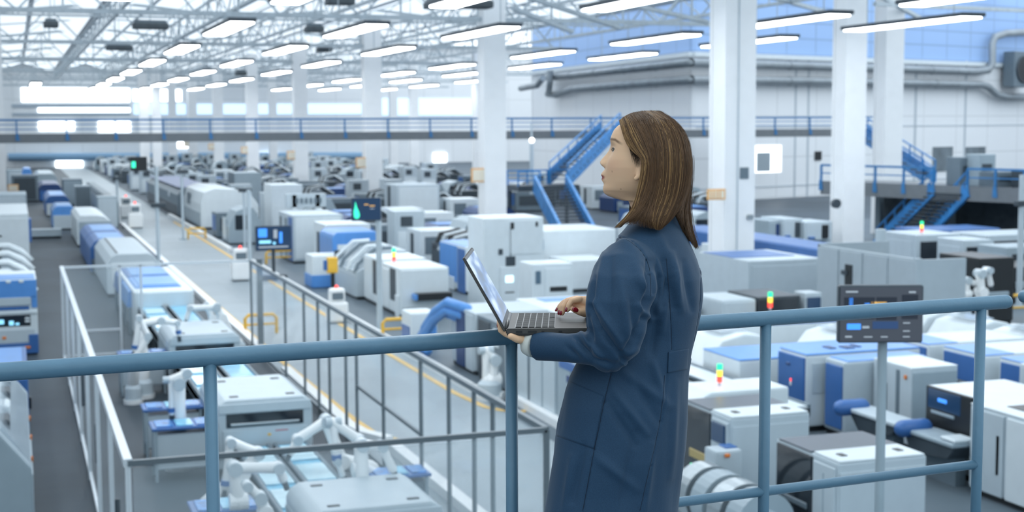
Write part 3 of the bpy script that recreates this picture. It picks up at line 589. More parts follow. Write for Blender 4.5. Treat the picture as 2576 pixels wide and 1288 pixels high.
t = mach('packing_cabinet', 'blue cabinet with a light band between the two near machines at the left edge', 'cabinet', -1.8, 28.6, 1.9, 4.2, 1.15, BL, None, 'X', [('lid', 'T', .05, .95, .05, .95, .02, LB), ('front_band', 'F', .03, .9, .75, .95, .02, PG), ('latch', 'R', .1, .14, .4, .6, .05, BK)], .04)
# ---- robots
def robot(label, base, pts, r=.085, ring=2, tool=True):
    b = Vector(base); t = thing('robot_arm', label, 'robot arm', (b.x, b.y, b.z)); Q = [Vector(p)-b for p in pts]
    MB().cyl((0, 0, 0), r*2.6, .09, n=24).obj('base_flange', RW, t, smooth=False); MB().tube([(0, 0, .08), (0, 0, .34), (0, 0, .42)], [r*2.3, r*2.2, r*1.5], 20).obj('base_body', PG, t)
    MB().tube([(0, 0, .4), Q[0]], [r*1.5, r*1.35], 16, round_=True).obj('shoulder', RW, t, smooth=True)
    nm = ['lower_arm', 'upper_arm', 'forearm', 'wrist', 'hand']
    for i in range(len(Q)-1):
        s = 1.15-.2*i; mid = Q[i].lerp(Q[i+1], .5)
        o = MB().tube([Q[i], mid, Q[i+1]], [r*s, r*s*.85, r*s*.95], 14, round_=True).obj(nm[i], RW, t, smooth=True)
        d = (Q[i+1]-Q[i]).normalized(); a = d.cross(_z); a = a.normalized() if a.length > .1 else Vector((1, 0, 0))
        MB().tube([Q[i]-a*r*1.35, Q[i]+a*r*1.35], r*s*1.12, 14).obj('joint_cap', PG if i else RW, o, smooth=False)
        if i == ring: MB().tube([Q[i+1]-d*.1, Q[i+1]-d*.02], r*s*1.15, 14).obj('blue_ring', BL, o)
    if tool:
        d = (Q[-1]-Q[-2]).normalized(); MB().tube([Q[-1], Q[-1]+d*.16], r*.45, 8).obj('gripper', DG, t)
    return t
def ch(base, Y, L): return base, [Yp(x, y, Y) for x, y in L]
robot('white robot arm folded over the tray left of the second oven module', *ch((2.5, 31.9, 0), 31.9, [(362, 905), (352, 815), (405, 806), (446, 812), (450, 842)]), r=.1, ring=3)
robot('second white robot arm by the left trays, hand hanging to the upper tray', *ch((2.25, 31.3, 0), 31.0, [(338, 905), (372, 846), (350, 800), (338, 880)]), r=.08, ring=2)
robot('white robot arm on the grey base between the blue trays', *ch((2.54, 24.98, 0), 24.8, [(455, 1085), (450, 965), (470, 938), (430, 955), (432, 1040)]), r=.1, ring=3)
robot('white robot arm with its hand over the near conveyor, arm held level', *ch((2.75, 19.5, 0), 18.6, [(600, 1262), (590, 1178), (700, 1176), (712, 1205)]), r=.09, ring=3)
robot('white robot arm bent above the left post with a blue ring on its hand', *ch((2.5, 20.9, 0), 20.7, [(610, 1190), (650, 1140), (580, 1112), (566, 1225)]), r=.085, ring=2)
robot('small white robot arm low at the bottom, left of the glass sheets', *ch((2.75, 17.3, 0), 17.1, [(668, 1290), (655, 1252), (622, 1222), (640, 1240)]), r=.075, ring=9)
robot('white robot arm pitched like a roof beside the open-slot oven', *ch((5.3, 22.2, 0), 22.0, [(858, 1160), (822, 1058), (748, 1106), (733, 1136)]), r=.095, ring=9)
robot('white robot arm reaching down with a blue ring right of the glass sheets', *ch((5.52, 20.5, 0), 19.9, [(905, 1180), (905, 1108), (838, 1062), (848, 1160), (862, 1195)]), r=.085, ring=2)
robot('white robot arm standing upright behind the bottom oven module', *ch((5.25, 18.7, 0), 18.35, [(912, 1220), (910, 1118), (960, 1122), (988, 1180)]), r=.085, ring=9)
robot('white robot arm beyond the second oven reaching along the conveyor', *ch((5.0, 35.5, 0), 35.2, [(560, 800), (545, 772), (478, 775), (470, 800)]), r=.09, ring=9)
robot('slim white robot arm right of the second oven near the kerb', *ch((5.3, 36.6, 0), 36.5, [(535, 800), (520, 768), (548, 785), (542, 815)]), r=.08, ring=9)
c = Gp(1232, 1003); robot('tall white robot arm standing at the aisle edge behind the second handrail post', (c.x, c.y, 0), [Yp(1240, 955, c.y), Yp(1243, 905, c.y), Yp(1222, 880, c.y), Yp(1222, 960, c.y)], r=.12, ring=9)
# ---- tray tables
def tray(label, x, y, w, d, h=.9, m=PCB):
    t = thing('tray_table', label, 'tray table', (x, y, 0))
    for a in (0, w-.05):
        for b_ in (0, d-.05): MB().box(a, b_, 0, a+.05, b_+.05, h).obj('leg', GR, t)
    MB().box(.02, .02, .2, w-.02, d-.02, h-.1, .02).obj('cabinet_body', PG if w > .9 else MG, t); MB().box(-.04, -.04, h-.02, w+.04, d+.04, h+.03, .01).obj('tray', BL, t)
    n = 3
    for i in range(n): tag(MB().box(x+.04+i*(w/n), y+.03, h+.032, x+w/n*(i+1)-.02, y+d-.03, h+.05).obj('circuit_board', PCB if i != 1 else SHB), 'blue board, %s, %s' % (['left one', 'middle one', 'right one'][i], label), 'circuit board', 'boards on the tray tables')
    return t
a = Gp(365, 1030, .93); tray('tray table beside the grey robot base, farther one', a.x, a.y, 1.0, .55)
a = Gp(388, 1078, .93); tray('tray table beside the grey robot base, nearer one', a.x, a.y, 1.0, .6)
a = Gp(302, 893, .93); tray('tray table just above the handrail at the left', a.x, a.y, .98, .55)
a = Gp(492, 1290, .93); tray('tray table at the bottom edge left of the first handrail post', a.x, a.y, .95, .6)
a = Gp(842, 1210, .93); tray('tray table behind the bottom oven module', 4.74, a.y, .8, .5)
# ---- poles and screens
def pole(label, px, py, top, r=.05, brk=None, cat='pole'):
    c = Gp(px, py); z = Yp(px, top, c.y).z; t = thing('service_pole', label, cat, (c.x, c.y, 0))
    MB().cyl((0, 0, 0), r, z, n=12).obj('shaft', PG, t); MB().cyl((0, 0, 0), r*3, .04, n=16).obj('base_plate', GR, t)
    if brk:
        zb = Yp(px, brk, c.y).z; MB().box(-.25, -.12, zb-.09, .35, .1, zb+.09, .02).obj('clamp', DG, t)
    return t, c
t, c = pole('white service pole in the aisle with a dark clamp, above the fence', 400, 690, 420, .075, 516); 
z = Yp(368, 412, c.y).z; MB().box(-1.0, -.1, z-.28, -.35, .05, z+.28, .02).obj('monitor', BK, t); MB().box(-.95, -.12, z-.15, -.8, -.09, z+.1).obj('screen_graphic', SCG, t); MB().bar((-.5, 0, z-.2), (0, 0, z-.45), .05).obj('monitor_arm', DG, t)
pole('white service pole by the far end of the production line', 297, 562, 442, .07, 448)
pole('white service pole beside the white dome machine', 461, 602, 428, .07, 432); pole('pale service pole left of the dark blue screen', 617, 640, 470, .07, 478)
c = Gp(2563, 740); pole('pale pole with a dark clamp at the right edge above the yellow barrier', 2563, 772, 440, .1, 512)
def screen(par, w, h, gfx, off=(0, 0, 0), m=SCR):
    s = MB().box(off[0]-w/2, off[1]-.04, off[2]-h/2, off[0]+w/2, off[1]+.04, off[2]+h/2, .012).obj('bezel', DG, par)
    p = MB().box(off[0]-w/2+.02*w, off[1]-.05, off[2]-h/2+.03*h, off[0]+w/2-.02*w, off[1]-.03, off[2]+h/2-.03*h).obj('display', m, par)
    for (u0, v0, u1, v1, mm) in gfx:
        MB().box(off[0]+(u0-.5)*w, off[1]-.056, off[2]+(v0-.5)*h, off[0]+(u1-.5)*w, off[1]-.049, off[2]+(v1-.5)*h).obj('graphic', mm, p)
    return p
c = Gp(958, 833); t = thing('screen_stand', 'pole-mounted dark screen showing a bright green drop-shaped graph', 'screen', (c.x, c.y, 0))
z0, z1 = Yp(920, 555, c.y).z, Yp(920, 497, c.y).z; xa, xb = Yp(884, 520, c.y).x-c.x, Yp(958, 520, c.y).x-c.x
MB().cyl((0, .1, 0), .085, z1).obj('pole', PG, t); MB().cyl((0, .1, 0), .25, .04).obj('base_plate', GR, t)
p = screen(t, xb-xa, z1-z0, [(.6, .62, .78, .66, SCO), (.42, .68, .56, .72, SCO), (.62, .5, .76, .53, SCW)], ((xa+xb)/2, 0, (z0+z1)/2))
w, h = xb-xa, z1-z0; ox, oz = (xa+xb)/2-w/2, (z0+z1)/2-h/2
MB().prism([(ox+u*w, oz+v*h) for u, v in ((.07, .2), (.1, .12), (.17, .1), (.24, .14), (.26, .26), (.23, .42), (.17, .58), (.12, .85), (.1, .6), (.06, .4))], -.058, -.049, 'Y').obj('graphic', SCG, p)
c = Gp(690, 705); t = thing('screen_stand', 'dark blue data screen standing beyond the guard fence', 'screen', (c.x, c.y, 0)); z0, z1 = Yp(690, 630, c.y).z, Yp(690, 568, c.y).z; w = Yp(735, 600, c.y).x-Yp(644, 600, c.y).x
MB().cyl((-.9, .1, 0), .08, z1+1.4).obj('pole', PG, t); screen(t, w, z1-z0, [(.08, .55, .32, .9, SCB), (.1, .3, .42, .42, SCC), (.5, .5, .6, .85, SCW), (.66, .3, .74, .75, SCB), (.08, .12, .9, .18, SCW), (.48, .25, .55, .35, SCC)], (0, 0, (z0+z1)/2))
MB().box(-.5, -.1, 0, .5, .3, .2, .02).obj('stand_foot', DG, t); MB().box(-.06, .06, .1, .06, .16, z0+.2).obj('support', DG, t)
# large near monitor on its own pole
D0 = 12.2; c = Dp(2213, 789, D0); a, b_ = Dp(2107, 716, D0), Dp(2320, 862, D0); w = (Dp(2320, 716, D0)-a).length; h = (a.z-Dp(2107, 862, D0).z)
t = thing('screen_stand', 'big near monitor with dark grey data screens on a pale pole behind the handrail', 'screen', (c.x, c.y, 0)); t.rotation_euler = (0, 0, -YAW)
MB().cyl((.05, .08, 0), .042, c.z-.1, n=16).obj('pole', GR, t); MB().cyl((.05, .08, 0), .2, .03, n=20).obj('base_plate', GR, t)
SCD = mat('screen_dark_grey', (.03, .035, .045), .2, emit=1, ecol=(.028, .034, .045), samp=False); SCE = mat('screen_darker_patch', (.01, .012, .018), .2, emit=1, ecol=(.008, .012, .02), samp=False)
screen(t, w, h, [(.06, .42, .42, .8, SCE), (.44, .4, .68, .8, SCE), (.74, .42, .93, .84, SCE), (.12, .44, .165, .79, SCB), (.1, .24, .26, .34, SCB), (.38, .6, .56, .72, SCO), (.3, .62, .36, .7, SCB), (.4, .25, .7, .38, mat('screen_navy_patch', (.02, .04, .1), .2, emit=1, ecol=(.012, .03, .075), samp=False)),
    (.08, .88, .22, .91, SCW), (.08, .1, .16, .13, SCW), (.28, .26, .36, .3, SCW), (.3, .1, .4, .12, SCW), (.5, .1, .58, .12, SCW), (.76, .34, .84, .36, SCW), (.82, .87, .9, .9, SCW), (.76, .2, .84, .22, SCW), (.76, .1, .84, .12, SCW)], (0, 0, c.z), SCD)
# ---- small mobile robots in the aisle
def agv(label, px, py, s=1.0):
    c = Gp(px, py); t = thing('mobile_robot', label, 'mobile robot', (c.x, c.y, 0))
    MB().box(-.36*s, -.3*s, .05, .36*s, .3*s, .75*s, .08, 3).obj('body', RW, t); MB().box(-.3*s, -.26*s, 0, .3*s, .26*s, .1).obj('chassis', DG, t)
    MB().box(-.28*s, -.2*s, .74*s, .28*s, .2*s, 1.25*s, .1, 3).obj('head_unit', RW, t); MB().box(-.2*s, -.22*s, .85*s, .2*s, -.19*s, 1.1*s, .02).obj('sensor_window', MG, t); MB().ball((0, 0, 1.3*s), .06*s).obj('status_lamp', RED, t)
    return t
agv('white mobile robot by the right kerb of the aisle behind the fence', 606, 706, 1.0); agv('white mobile robot farther up the aisle between the two near poles', 341, 574, 1.15); agv('faint white mobile robot behind the other one far up the aisle', 318, 548, 1.1)
agv('white mobile robot on the grey floor below the green-graph screen', 848, 812, .85)
c = Gp(838, 752); t = thing('badge_reader_post', 'dark post with a yellow reader box beside the blue and white cell', 'reader post', (c.x, c.y, 0))
MB().cyl((0, 0, 0), .07, .95).obj('post', BK, t); MB().box(-.2, -.14, .9, .16, .1, 1.45, .03).obj('reader_box', YE, t); MB().box(-.32, -.1, 1.0, -.18, .05, 1.35, .02).obj('side_unit', BL, t)
# ---- machines in the middle block, right of the aisle
SLOPE = [(0, 0), (1, 0), (1, 1), (.5, 1), (.12, .62), (0, .55)]
t = mach('packing_machine', 'long white machine with slanted glass side and black gaps in the middle of the hall', 'machine', 11.1, 42.3, 1.6, 2.3, 1.55, WH, None, 'X', [('side_cover', 'L', .05, .45, .1, .9, .03, WH), ('dark_gap', 'L', .5, .8, .3, .95, .012, DG), ('front_panel', 'F', .03, .97, .2, .96, .03, WH), ('foot_panel', 'L', .82, .98, 0, .45, .05, WH), ('black_roller', 'F', .28, 1.0, .36, .5, .35, BK, None, [('blue_cap', 'F', .24, .3, .37, .49, .38, LB)])], .05, tower=(.3, 1.8, 1.55, .06))
t = mach('packing_machine', 'second white section of the long machine, with black gap, behind the front one', 'machine', 11.1, 44.9, 1.6, 2.1, 1.6, WH, None, 'X', [('side_cover', 'L', .02, .5, .1, .95, .02, WH), ('dark_gap', 'L', .6, .85, .25, .95, .012, DG)], .05)
t = mach('glazed_cell', 'machine section with slanted clear side and grey arched frames behind the white sections', 'machine', 10.9, 47.3, 1.8, 3.8, 1.65, PG, SLOPE, 'Y', [('lower_panel', 'L', .03, .97, .05, .5, .02, PG)], .02)
for k in range(4): MB().tube([(-.02, .2+k*1.1, .9), (.1, .2+k*1.1, 1.2), (.7, .2+k*1.1, 1.72), (1.3, .2+k*1.1, 1.74)], .07, 8).obj('arched_frame', WH if k % 2 else MG, t)
MB().prism([(0, .95), (.28, 1.08), (.86, 1.7), (.8, 1.7), (.2, 1.12)], .3, 3.6, 'Y').obj('clear_side', GLM, t)
t = mach('loading_cell', 'small white cell with a blue base beside the yellow reader post', 'machine', 10.15, 51.2, 1.5, 1.3, 1.2, WH, None, 'X', [('blue_base', 'F', 0, 1, .02, .4, .04, LB), ('blue_base', 'L', 0, 1, .02, .4, .04, LB), ('monitor', 'F', .55, .85, .9, 1.15, .06, DG)], .05)
mach('loading_cell', 'pale blue domed section above the small blue-based cell', 'machine', 11.3, 53.0, 1.9, 2.5, 1.9, LB, ROUND, 'Y', [('front_panel', 'F', .1, .9, .1, .75, .02, WH)], .05)
mach('white_block_machine', 'plain white block machine left of the green-graph screen pole', 'machine', 11.9, 57.2, 1.9, 2.4, 1.9, WH, None, 'X', [('dark_slot', 'L', .3, .5, .2, .8, .015, DG), ('door', 'F', .05, .95, .08, .92, .02, WH)], .04)
mach('white_block_machine', 'white cabinet machine with dark slots just left of the block machine', 'machine', 11.2, 60.6, 2.2, 3.4, 2.1, PG, None, 'X', [('dark_slot', 'L', .1, .2, .1, .9, .015, DG), ('dark_slot', 'L', .45, .6, .1, .9, .015, MG), ('blue_panel', 'L', .7, .98, .05, .95, .02, BL), ('door', 'F', .05, .95, .1, .95, .02, WH)], .04)
t = mach('process_cabinet', 'blue-sided white process cabinet left of the tall white cabinet', 'cabinet', 14.8, 47.3, 1.25, 3.1, 1.68, WH, None, 'X', [('blue_side', 'L', .0, .68, .2, .98, .03, LB), ('white_lower_cover', 'L', .0, .6, .02, .3, .06, WH, None, [('orange_button', 'L', .15, .2, .2, .24, .09, OR)]), ('blue_edge', 'L', .72, 1, .02, .95, .03, BL), ('blue_lid', 'T', .02, .98, .02, .98, .02, LB)], .04)
t = mach('tall_cabinet', 'tall white cabinet with small cyan screen standing before the second main column', 'cabinet', 13.75, 42.0, 2.0, 1.7, 3.05, WH, None, 'X', [('upper_door', 'F', .42, .93, .62, .97, .02, WH, None, [('latch', 'F', .86, .9, .9, .95, .04, BK), ('latch', 'F', .44, .5, .88, .95, .04, BK)]),
    ('window', 'F', .36, .52, .5, .6, .03, DG), ('sensor_box', 'F', .24, .31, .62, .68, .04, DG), ('sensor_cord', 'F', .43, .45, .6, .9, .02, MG), ('control_panel', 'F', .26, .58, .12, .49, .04, WH, None, [('small_screen', 'F', .35, .48, .33, .4, .06, mat('screen_pale_cyan', (.6, .85, .9), .2, emit=1.1, ecol=(.62, .9, .97), samp=False)), ('slot', 'F', .34, .5, .22, .235, .05, BK)])], .05)
t = mach('vent_cabinet', 'white cabinet with black vent slot in front of the tall white cabinet', 'cabinet', 13.75, 37.6, 1.25, 1.1, 2.02, WH, None, 'X', [('door', 'F', .3, .95, .15, .93, .03, WH, None, [('vent_slot', 'F', .42, .84, .6, .67, .05, BK)]), ('round_handle', 'F', .08, .2, .72, .9, .04, mat('slate_blue', (.10, .17, .24), .4))], .05)
t = mach('moulding_machine', 'white machine with blue snout between the cabinets and the woman\'s sleeve', 'machine', 18.4, 46.6, 1.7, 1.9, 1.15, WH, None, 'X', [('side_cover', 'L', .1, .9, .1, .9, .02, PG)], .05)
t = mach('moulding_machine', 'wide white upper machine behind the blue snout, left of the woman\'s shoulder', 'machine', 16.6, 48.8, 4.6, 3.0, 2.05, WH, None, 'X', [('black_slot', 'F', .06, .1, .55, .85, .04, BK), ('blue_unit', 'F', .2, .36, .66, .84, .12, mat('dusty_blue', (.16, .28, .42), .4)), ('black_slot', 'F', .24, .28, .42, .62, .05, BK)], .06)
t = thing('feed_snout', 'blue wedge-shaped feed snout sticking out before the white machine', 'feeder', (19.6, 45.4, .55)); MB().prism([(0, .5), (1.3, .5), (1.3, .1), (.9, 0)], 0, .9, 'Y', .03).obj('snout', BL, t); MB().box(.9, .1, -.55, 1.3, .8, .1).obj('snout_stand', MG, t)
t = mach('controller_box', 'small white box machine with blue sides above the handrail, left of the hoses', 'machine', 9.85, 36.4, .75, 1.0, .95, WH, None, 'X', [('blue_side', 'L', .1, .9, .05, .6, .02, BL), ('blue_front', 'F', .55, .95, .05, .7, .03, LB)], .05)
t = mach('hose_cabinet', 'dark navy and grey cabinet with light blue hoses on its side behind the handrail', 'cabinet', 10.2, 31.9, 1.9, 1.9, 1.5, PG, None, 'X', [('navy_door', 'L', .25, .6, .05, .95, .03, NV), ('grey_door', 'L', .65, .95, .05, .95, .02, PG)], .03)
for k, (y0, z0, y1) in enumerate(((.9, 1.5, 2.9), (1.0, 1.3, 3.0), (1.5, 1.2, 3.3))):
    MB().tube([(.1, y0, z0), (-.2, y0+.6, z0+.1), (-.35, (y0+y1)/2+.2, z0-.2), (-.4, y1, z0-.7), (-.38, y1-.1, .2)], .13, 10, round_=True).obj('blue_hose', LB, t, smooth=True)
t = mach('dark_rack', 'dark rack with two round gauges next to the hose cabinet', 'cabinet', 10.2, 29.5, 1.8, 2.2, 1.5, MG, None, 'X', [('rack_door', 'L', .05, .45, .05, .95, .02, DG), ('rack_door', 'L', .55, .95, .05, .95, .02, MG, None, [('gauge', 'L', .6, .75, .62, .74, .05, WH), ('gauge', 'L', .6, .75, .8, .9, .05, WH)])], .03)
mach('white_topped_bench', 'white-topped machine bench under the laptop, above the handrail', 'machine', 12.2, 31.5, 2.4, 3.2, 1.45, WH, None, 'X', [('blue_top_mark', 'T', .2, .8, .7, .9, .015, LB), ('front_cover', 'F', .05, .95, .1, .9, .02, PG)], .05)
mach('wire_rack', 'dark wire rack with small parts between the laptop and the woman\'s hand', 'rack', 14.7, 33.6, 2.3, 1.2, 1.2, GR, None, 'X', [('shelf', 'F', .02, .98, .2+.2*k, .26+.2*k, .06, DG) for k in range(4)]+[('parts_bin', 'F', .1+.2*k, .2+.2*k, .5, .58, .08, WH) for k in range(4)], .02)
for k in range(3):
    mach('panel_cabinet', 'grey panel cabinet under the woman\'s cuff, %s of three' % ['nearest', 'middle', 'farthest'][k], 'cabinet', 10.1, 24.6+k*1.62, 1.4, 1.58, 1.5, GR if k % 2 else MG, None, 'X', [('side_door', 'L', .04, .48, .06, .95, .02, PG if k == 1 else GR), ('side_door', 'L', .54, .96, .06, .95, .02, PG)] + ([('blue_label', 'L', .1, .9, .78, .9, .03, BL), ('navy_label', 'L', .35, .9, .62, .72, .03, NV)] if k == 0 else []), .03)
# ---- right-hand block close to the walkway
def feeder(label, x, y, w=1.32, d=1.55, h=1.7, amber=True):
    t = mach('placement_machine', label, 'machine', x, y, w, d, h, PG, None, 'X', [
        ('dark_lid', 'T', .0, 1, .42, .96, .02, SL), ('white_lid', 'T', .02, .98, .0, .4, .03, WH, None, [('lid_grip', 'T', .14, .22, .14, .24, .04, BK), ('lid_grip', 'T', .78, .86, .14, .24, .04, BK)]),
        ('dark_window', 'L', .04, .62, .32, .98, .03, GD, None, ([('amber_tray', 'L', .2, .58, .52, .6, .05, mat('brass_tray', (.42, .32, .12), .4)), ('green_indicator', 'L', .22, .26, .44, .46, .05, GRN), ('green_indicator', 'L', .34, .38, .42, .44, .05, GRN), ('red_indicator', 'L', .44, .47, .41, .43, .05, RED)] if amber else [('glare_bar', 'L', .12, .56, .55, .6, .045, MG)])),
        ('control_column', 'L', .64, .98, .05, .96, .03, PG, None, [('small_screen', 'L', .68, .94, .76, .93, .06, SCR), ('orange_button', 'L', .72, .78, .48, .52, .06, OR)] if amber else [('seam', 'L', .8, .82, .1, .9, .04, GR)]),
        ('front_cover', 'F', .02, .98, .08, .93, .02, PG)], .03)
    return t
feeder('white machine with dark lid and glass side, amber tray inside, right of the coat', 9.7, 18.15)
feeder('large white machine with slate-blue lid and dark side at the bottom right', 9.68, 15.25, amber=False)
t = bpy.data.objects['placement_machine.001']; q = MB().box(-.045, .55, .28, -.03, 1.15, .62, .01).obj('caution_plate', WH, t); q['label'] = 'white caution plate with yellow sign and red bar'
MB().prism([(.95, .38), (1.09, .38), (1.02, .5)], -.055, -.044, 'X').obj('warning_triangle', YE, q); MB().box(-.055, .62, .46, -.044, .88, .5).obj('red_bar', MATS['plate_red'], q)
t = mach('arch_machine', 'white machine with sloping arched front bar and signal lamps beside the coat', 'machine', 9.75, 20.0, 2.0, .95, 1.72, WH, [(0, 0), (1, 0), (1, 1), (.3, 1), (.0, .82)], 'Y', [('camera_eye', 'F', .66, .74, .86, .94, .06, BK), ('side_cover', 'L', .05, .95, .05, .7, .02, PG)], .04, tower=(1.0, .5, 1.72, .045))
# reel drums in front
t = thing('reel_drum_rack', 'rack of silver reel drums at the coat\'s lower right edge', 'reel rack', (8.85, 15.6, 0))
MB().box(0, 0, 0, .75, 2.1, .5, .03).obj('rack_base', DG, t)
for k in range(4): MB().cyl((.1, .15+k*.5, .85), .42, .36, 'Y', 28).obj('reel', ST if k % 2 else GR, t, smooth=False); MB().cyl((.1, .1+k*.5, .85), .2, .46, 'Y', 20).obj('reel_hub', PG, t)
mach('button_pedestal', 'slim pale pedestal with orange buttons in front of the amber-tray machine', 'pedestal', 9.25, 17.72, .42, .38, 1.35, PG, None, 'X', [('orange_button', 'L', .3, .6, .3, .36, .05, OR), ('orange_button', 'F', .3, .5, .93, .97, .04, OR), ('blue_cap', 'T', .5, .95, .3, .9, .02, BL), ('dark_key', 'F', .3, .5, .7, .75, .02, DG)], .04)
t = mach('component_box', 'dark box with blue lid and light blue bar at the bottom edge right', 'machine', 10.4, 13.6, 1.6, 1.3, .75, BK, None, 'X', [('blue_lid', 'T', .1, .7, .4, .95, .02, NV), ('lid_parts', 'T', .3, .5, .5, .7, .04, ST)], .08)
MB().tube([(-.1, .1, .72), (.45, -.05, .72)], .12, 14, round_=True).obj('blue_bar', LB, t, smooth=True)
# blue inspection machine and its neighbours along X ~ 14.5
t = mach('inspection_machine', 'big blue inspection machine with dark vents on its lid right of the third handrail post', 'machine', 14.3, 23.72, 2.6, 1.0, 1.5, WH, None, 'X', [('blue_side', 'L', .02, .98, .36, .97, .05, BL, None, [('vent', 'L', .35, .5, .82, .86, .07, NV), ('caution_sticker', 'L', .5, .56, .56, .62, .07, WH), ('caution_mark', 'L', .51, .55, .62, .66, .07, RED)]), ('blue_lid', 'T', .0, 1, .0, 1, .03, LB, None, [('lid_vent', 'T', .3, .36, .4, .7, .05, NV), ('lid_vent', 'T', .42, .5, .3, .6, .05, NV), ('lid_vent', 'T', .54, .58, .4, .7, .05, NV)]), ('front_panel', 'F', .05, .5, .5, .9, .02, PG)], .04)
t = mach('inspection_machine', 'white machine with tall blue side door and blue lid behind the near pole', 'machine', 14.65, 22.93, 1.9, .68, 1.47, PG, None, 'X', [('blue_door', 'L', .12, .95, .12, .94, .04, BL), ('blue_lid', 'T', .05, .98, .05, .98, .02, LB)], .04)
t = thing('console_arm', 'blue-ended grey console shelf in front of the white machine with shelves', 'console', (13.95, 21.0, .5)); MB().tube([(0, .9, .35), (.42, .9, .35)], .15, 14, round_=True).obj('blue_end', BL, t, smooth=True)
MB().box(.1, -.6, .28, .62, .9, .36, .02).obj('shelf_top', PG, t); MB().prism([(-.6, .28), (.9, .28), (.5, -.1), (-.4, .1)], .15, .6, 'X', .02).obj('bracket', DG, t); MB().box(.3, -.3, -.5, .5, .6, .1).obj('leg', MG, t)
t = mach('cabinet_machine', 'square white machine with orange lamp and dark door slot behind the near pole', 'machine', 15.25, 21.65, 1.0, 1.22, 1.52, PG, None, 'X', [('white_lid', 'T', .0, 1, .0, 1, .02, WH), ('shelf_slot', 'L', .2, .38, .42, .75, .02, DG, None, [('parts_tray', 'L', .22, .36, .62, .7, .03, SGW), ('parts_tray', 'L', .22, .36, .48, .56, .03, SGW)]), ('dark_slot', 'L', .62, .7, .2, .95, .02, MG), ('orange_lamp', 'L', .84, .89, .86, .91, .04, OR), ('front_cover', 'F', .02, .98, .05, .95, .02, GR)], .03)
t = thing('console_arm', 'blue-ended grey console shelf below the black instrument panel', 'console', (14.1, 19.25, .5)); MB().tube([(0, .98, .3), (.42, .98, .3)], .15, 14, round_=True).obj('blue_end', BL, t, smooth=True)
MB().box(.05, -.3, .22, .6, 1.1, .3, .02).obj('shelf_top', GR, t); MB().prism([(-.3, .22), (1.1, .22), (.9, -.1), (-.1, 0)], .1, .58, 'X', .02).obj('bracket', DG, t); MB().box(.35, 0, -.5, .55, .9, .1).obj('leg', MG, t); MB().box(.1, -.3, .3, .5, .1, .36, .02).obj('white_tray', WH, t)
t = mach('instrument_panel', 'white machine with tall black instrument panel and blue display near the last handrail post', 'machine', 14.85, 19.0, 1.6, 1.6, 1.42, PG, None, 'X', [('black_panel', 'L', .02, .8, .42, 1.02, .06, BK, None, [('blue_display', 'L', .06, .62, .76, 1.0, .075, SCR), ('graph', 'L', .24, .4, .86, .91, .085, SCB), ('grey_key', 'L', .12, .52, .7, .74, .08, GR)]), ('white_lid', 'T', .0, 1, .0, 1, .02, WH)], .04)
for k in range(3):
    mach('door_cabinet', 'white cabinet with long handle by the last handrail post, %s of three' % ['farthest', 'middle', 'nearest'][k], 'cabinet', 14.45, 17.35-k*1.6, 2.2, 1.56, 1.45, PG, None, 'X', [('side_door', 'L', .04, .55, .07, .97, .03, PG, None, [hd('L', .44, .5, .3, .75, m=MG)]), ('side_door', 'L', .6, .97, .07, .97, .04, WH), ('white_top', 'T', .0, 1, .0, 1, .02, WH, None, [('round_vent', 'T', .15, .35, .4, .7, .03, BK)])], .04)
for k in range(3):
    x, y = 17.3+k*.15, 24.0-k*1.55
    mach('inspection_machine', 'blue-topped white machine with dark screen, %s in the row at the right edge' % ['farthest', 'middle', 'nearest'][k], 'machine', x, y, 2.4, 1.3, 1.5, WH, None, 'X', [('blue_band', 'L', .05, .95, .62, .96, .03, BL), ('display', 'L', .1, .7, .3, .6, .04, GD, None, [('graph', 'L', .15, .3, .35, .5, .05, SCB), ('label_strip', 'L', .4, .6, .45, .5, .05, SCO)]), ('white_lid', 'T', .3, 1, .02, .98, .02, WH), ('blue_lid', 'T', 0, .3, .02, .98, .02, LB)], .04)
mach('inspection_machine', 'white machine with small blue-lit screen at the right edge behind the door cabinets', 'machine', 17.0, 19.3, 3.0, 1.6, 1.62, PG, None, 'X', [('display', 'L', .15, .8, .62, .95, .04, SCR, None, [('graph', 'L', .35, .6, .78, .83, .05, SCB)]), ('white_lid', 'T', .0, 1, .0, 1, .02, WH), ('blue_knob', 'F', .5, .6, .4, .5, .1, BL)], .05)
# row behind the near row (white curved machines)
CURV = [(0, 0), (1, 0), (1, .6), (.8, .95), (.55, 1), (.25, .9), (0, .45)]
for k, (px, py, w, d, lab) in enumerate([(1795, 905, 2.2, 2.0, 'white curved machine right of the woman\'s back above the handrail lamps'), (1880, 925, 1.8, 1.8, 'white curved machine with dark inlet left of the third handrail post'), (1985, 880, 2.0, 1.4, 'white hooded machine just behind the big blue inspection machine'), (2380, 812, 1.7, 1.7, 'white curved machine right of the big near monitor'), (2440, 830, 1.6, 1.6, 'white curved machine behind the last handrail post'), (2545, 850, 1.9, 1.6, 'white curved machine touching the right edge of the picture')]):
    c = Vector([(14.0, 29.6, 0), (14.1, 27.6, 0), (16.6, 27.0, 0), (20.6, 29.2, 0), (20.6, 27.3, 0), (20.6, 25.3, 0)][k]); mach('curved_machine', lab, 'machine', c.x, c.y, w, min(d, 1.7), 1.35, WH, CURV, 'Y', [('dark_inlet', 'F', .3, .5, .45, .7, .03, DG), ('side_cover', 'L', .1, .9, .1, .4, .02, PG), ('orange_lamp', 'L', .8, .86, .3, .36, .03, OR), ('clear_lid', 'T', .3, .7, .2, .8, .02, GLM)], .05)
conv('silver conveyor rails running past the woman\'s back below the handrail', 11.6, 21.3, .9, 5.6, .9, top=PG, bm=ST); conv('second silver conveyor with white trays beside the woman\'s back', 12.75, 22.2, .75, 6.5, .9, top=WH, bm=ST)
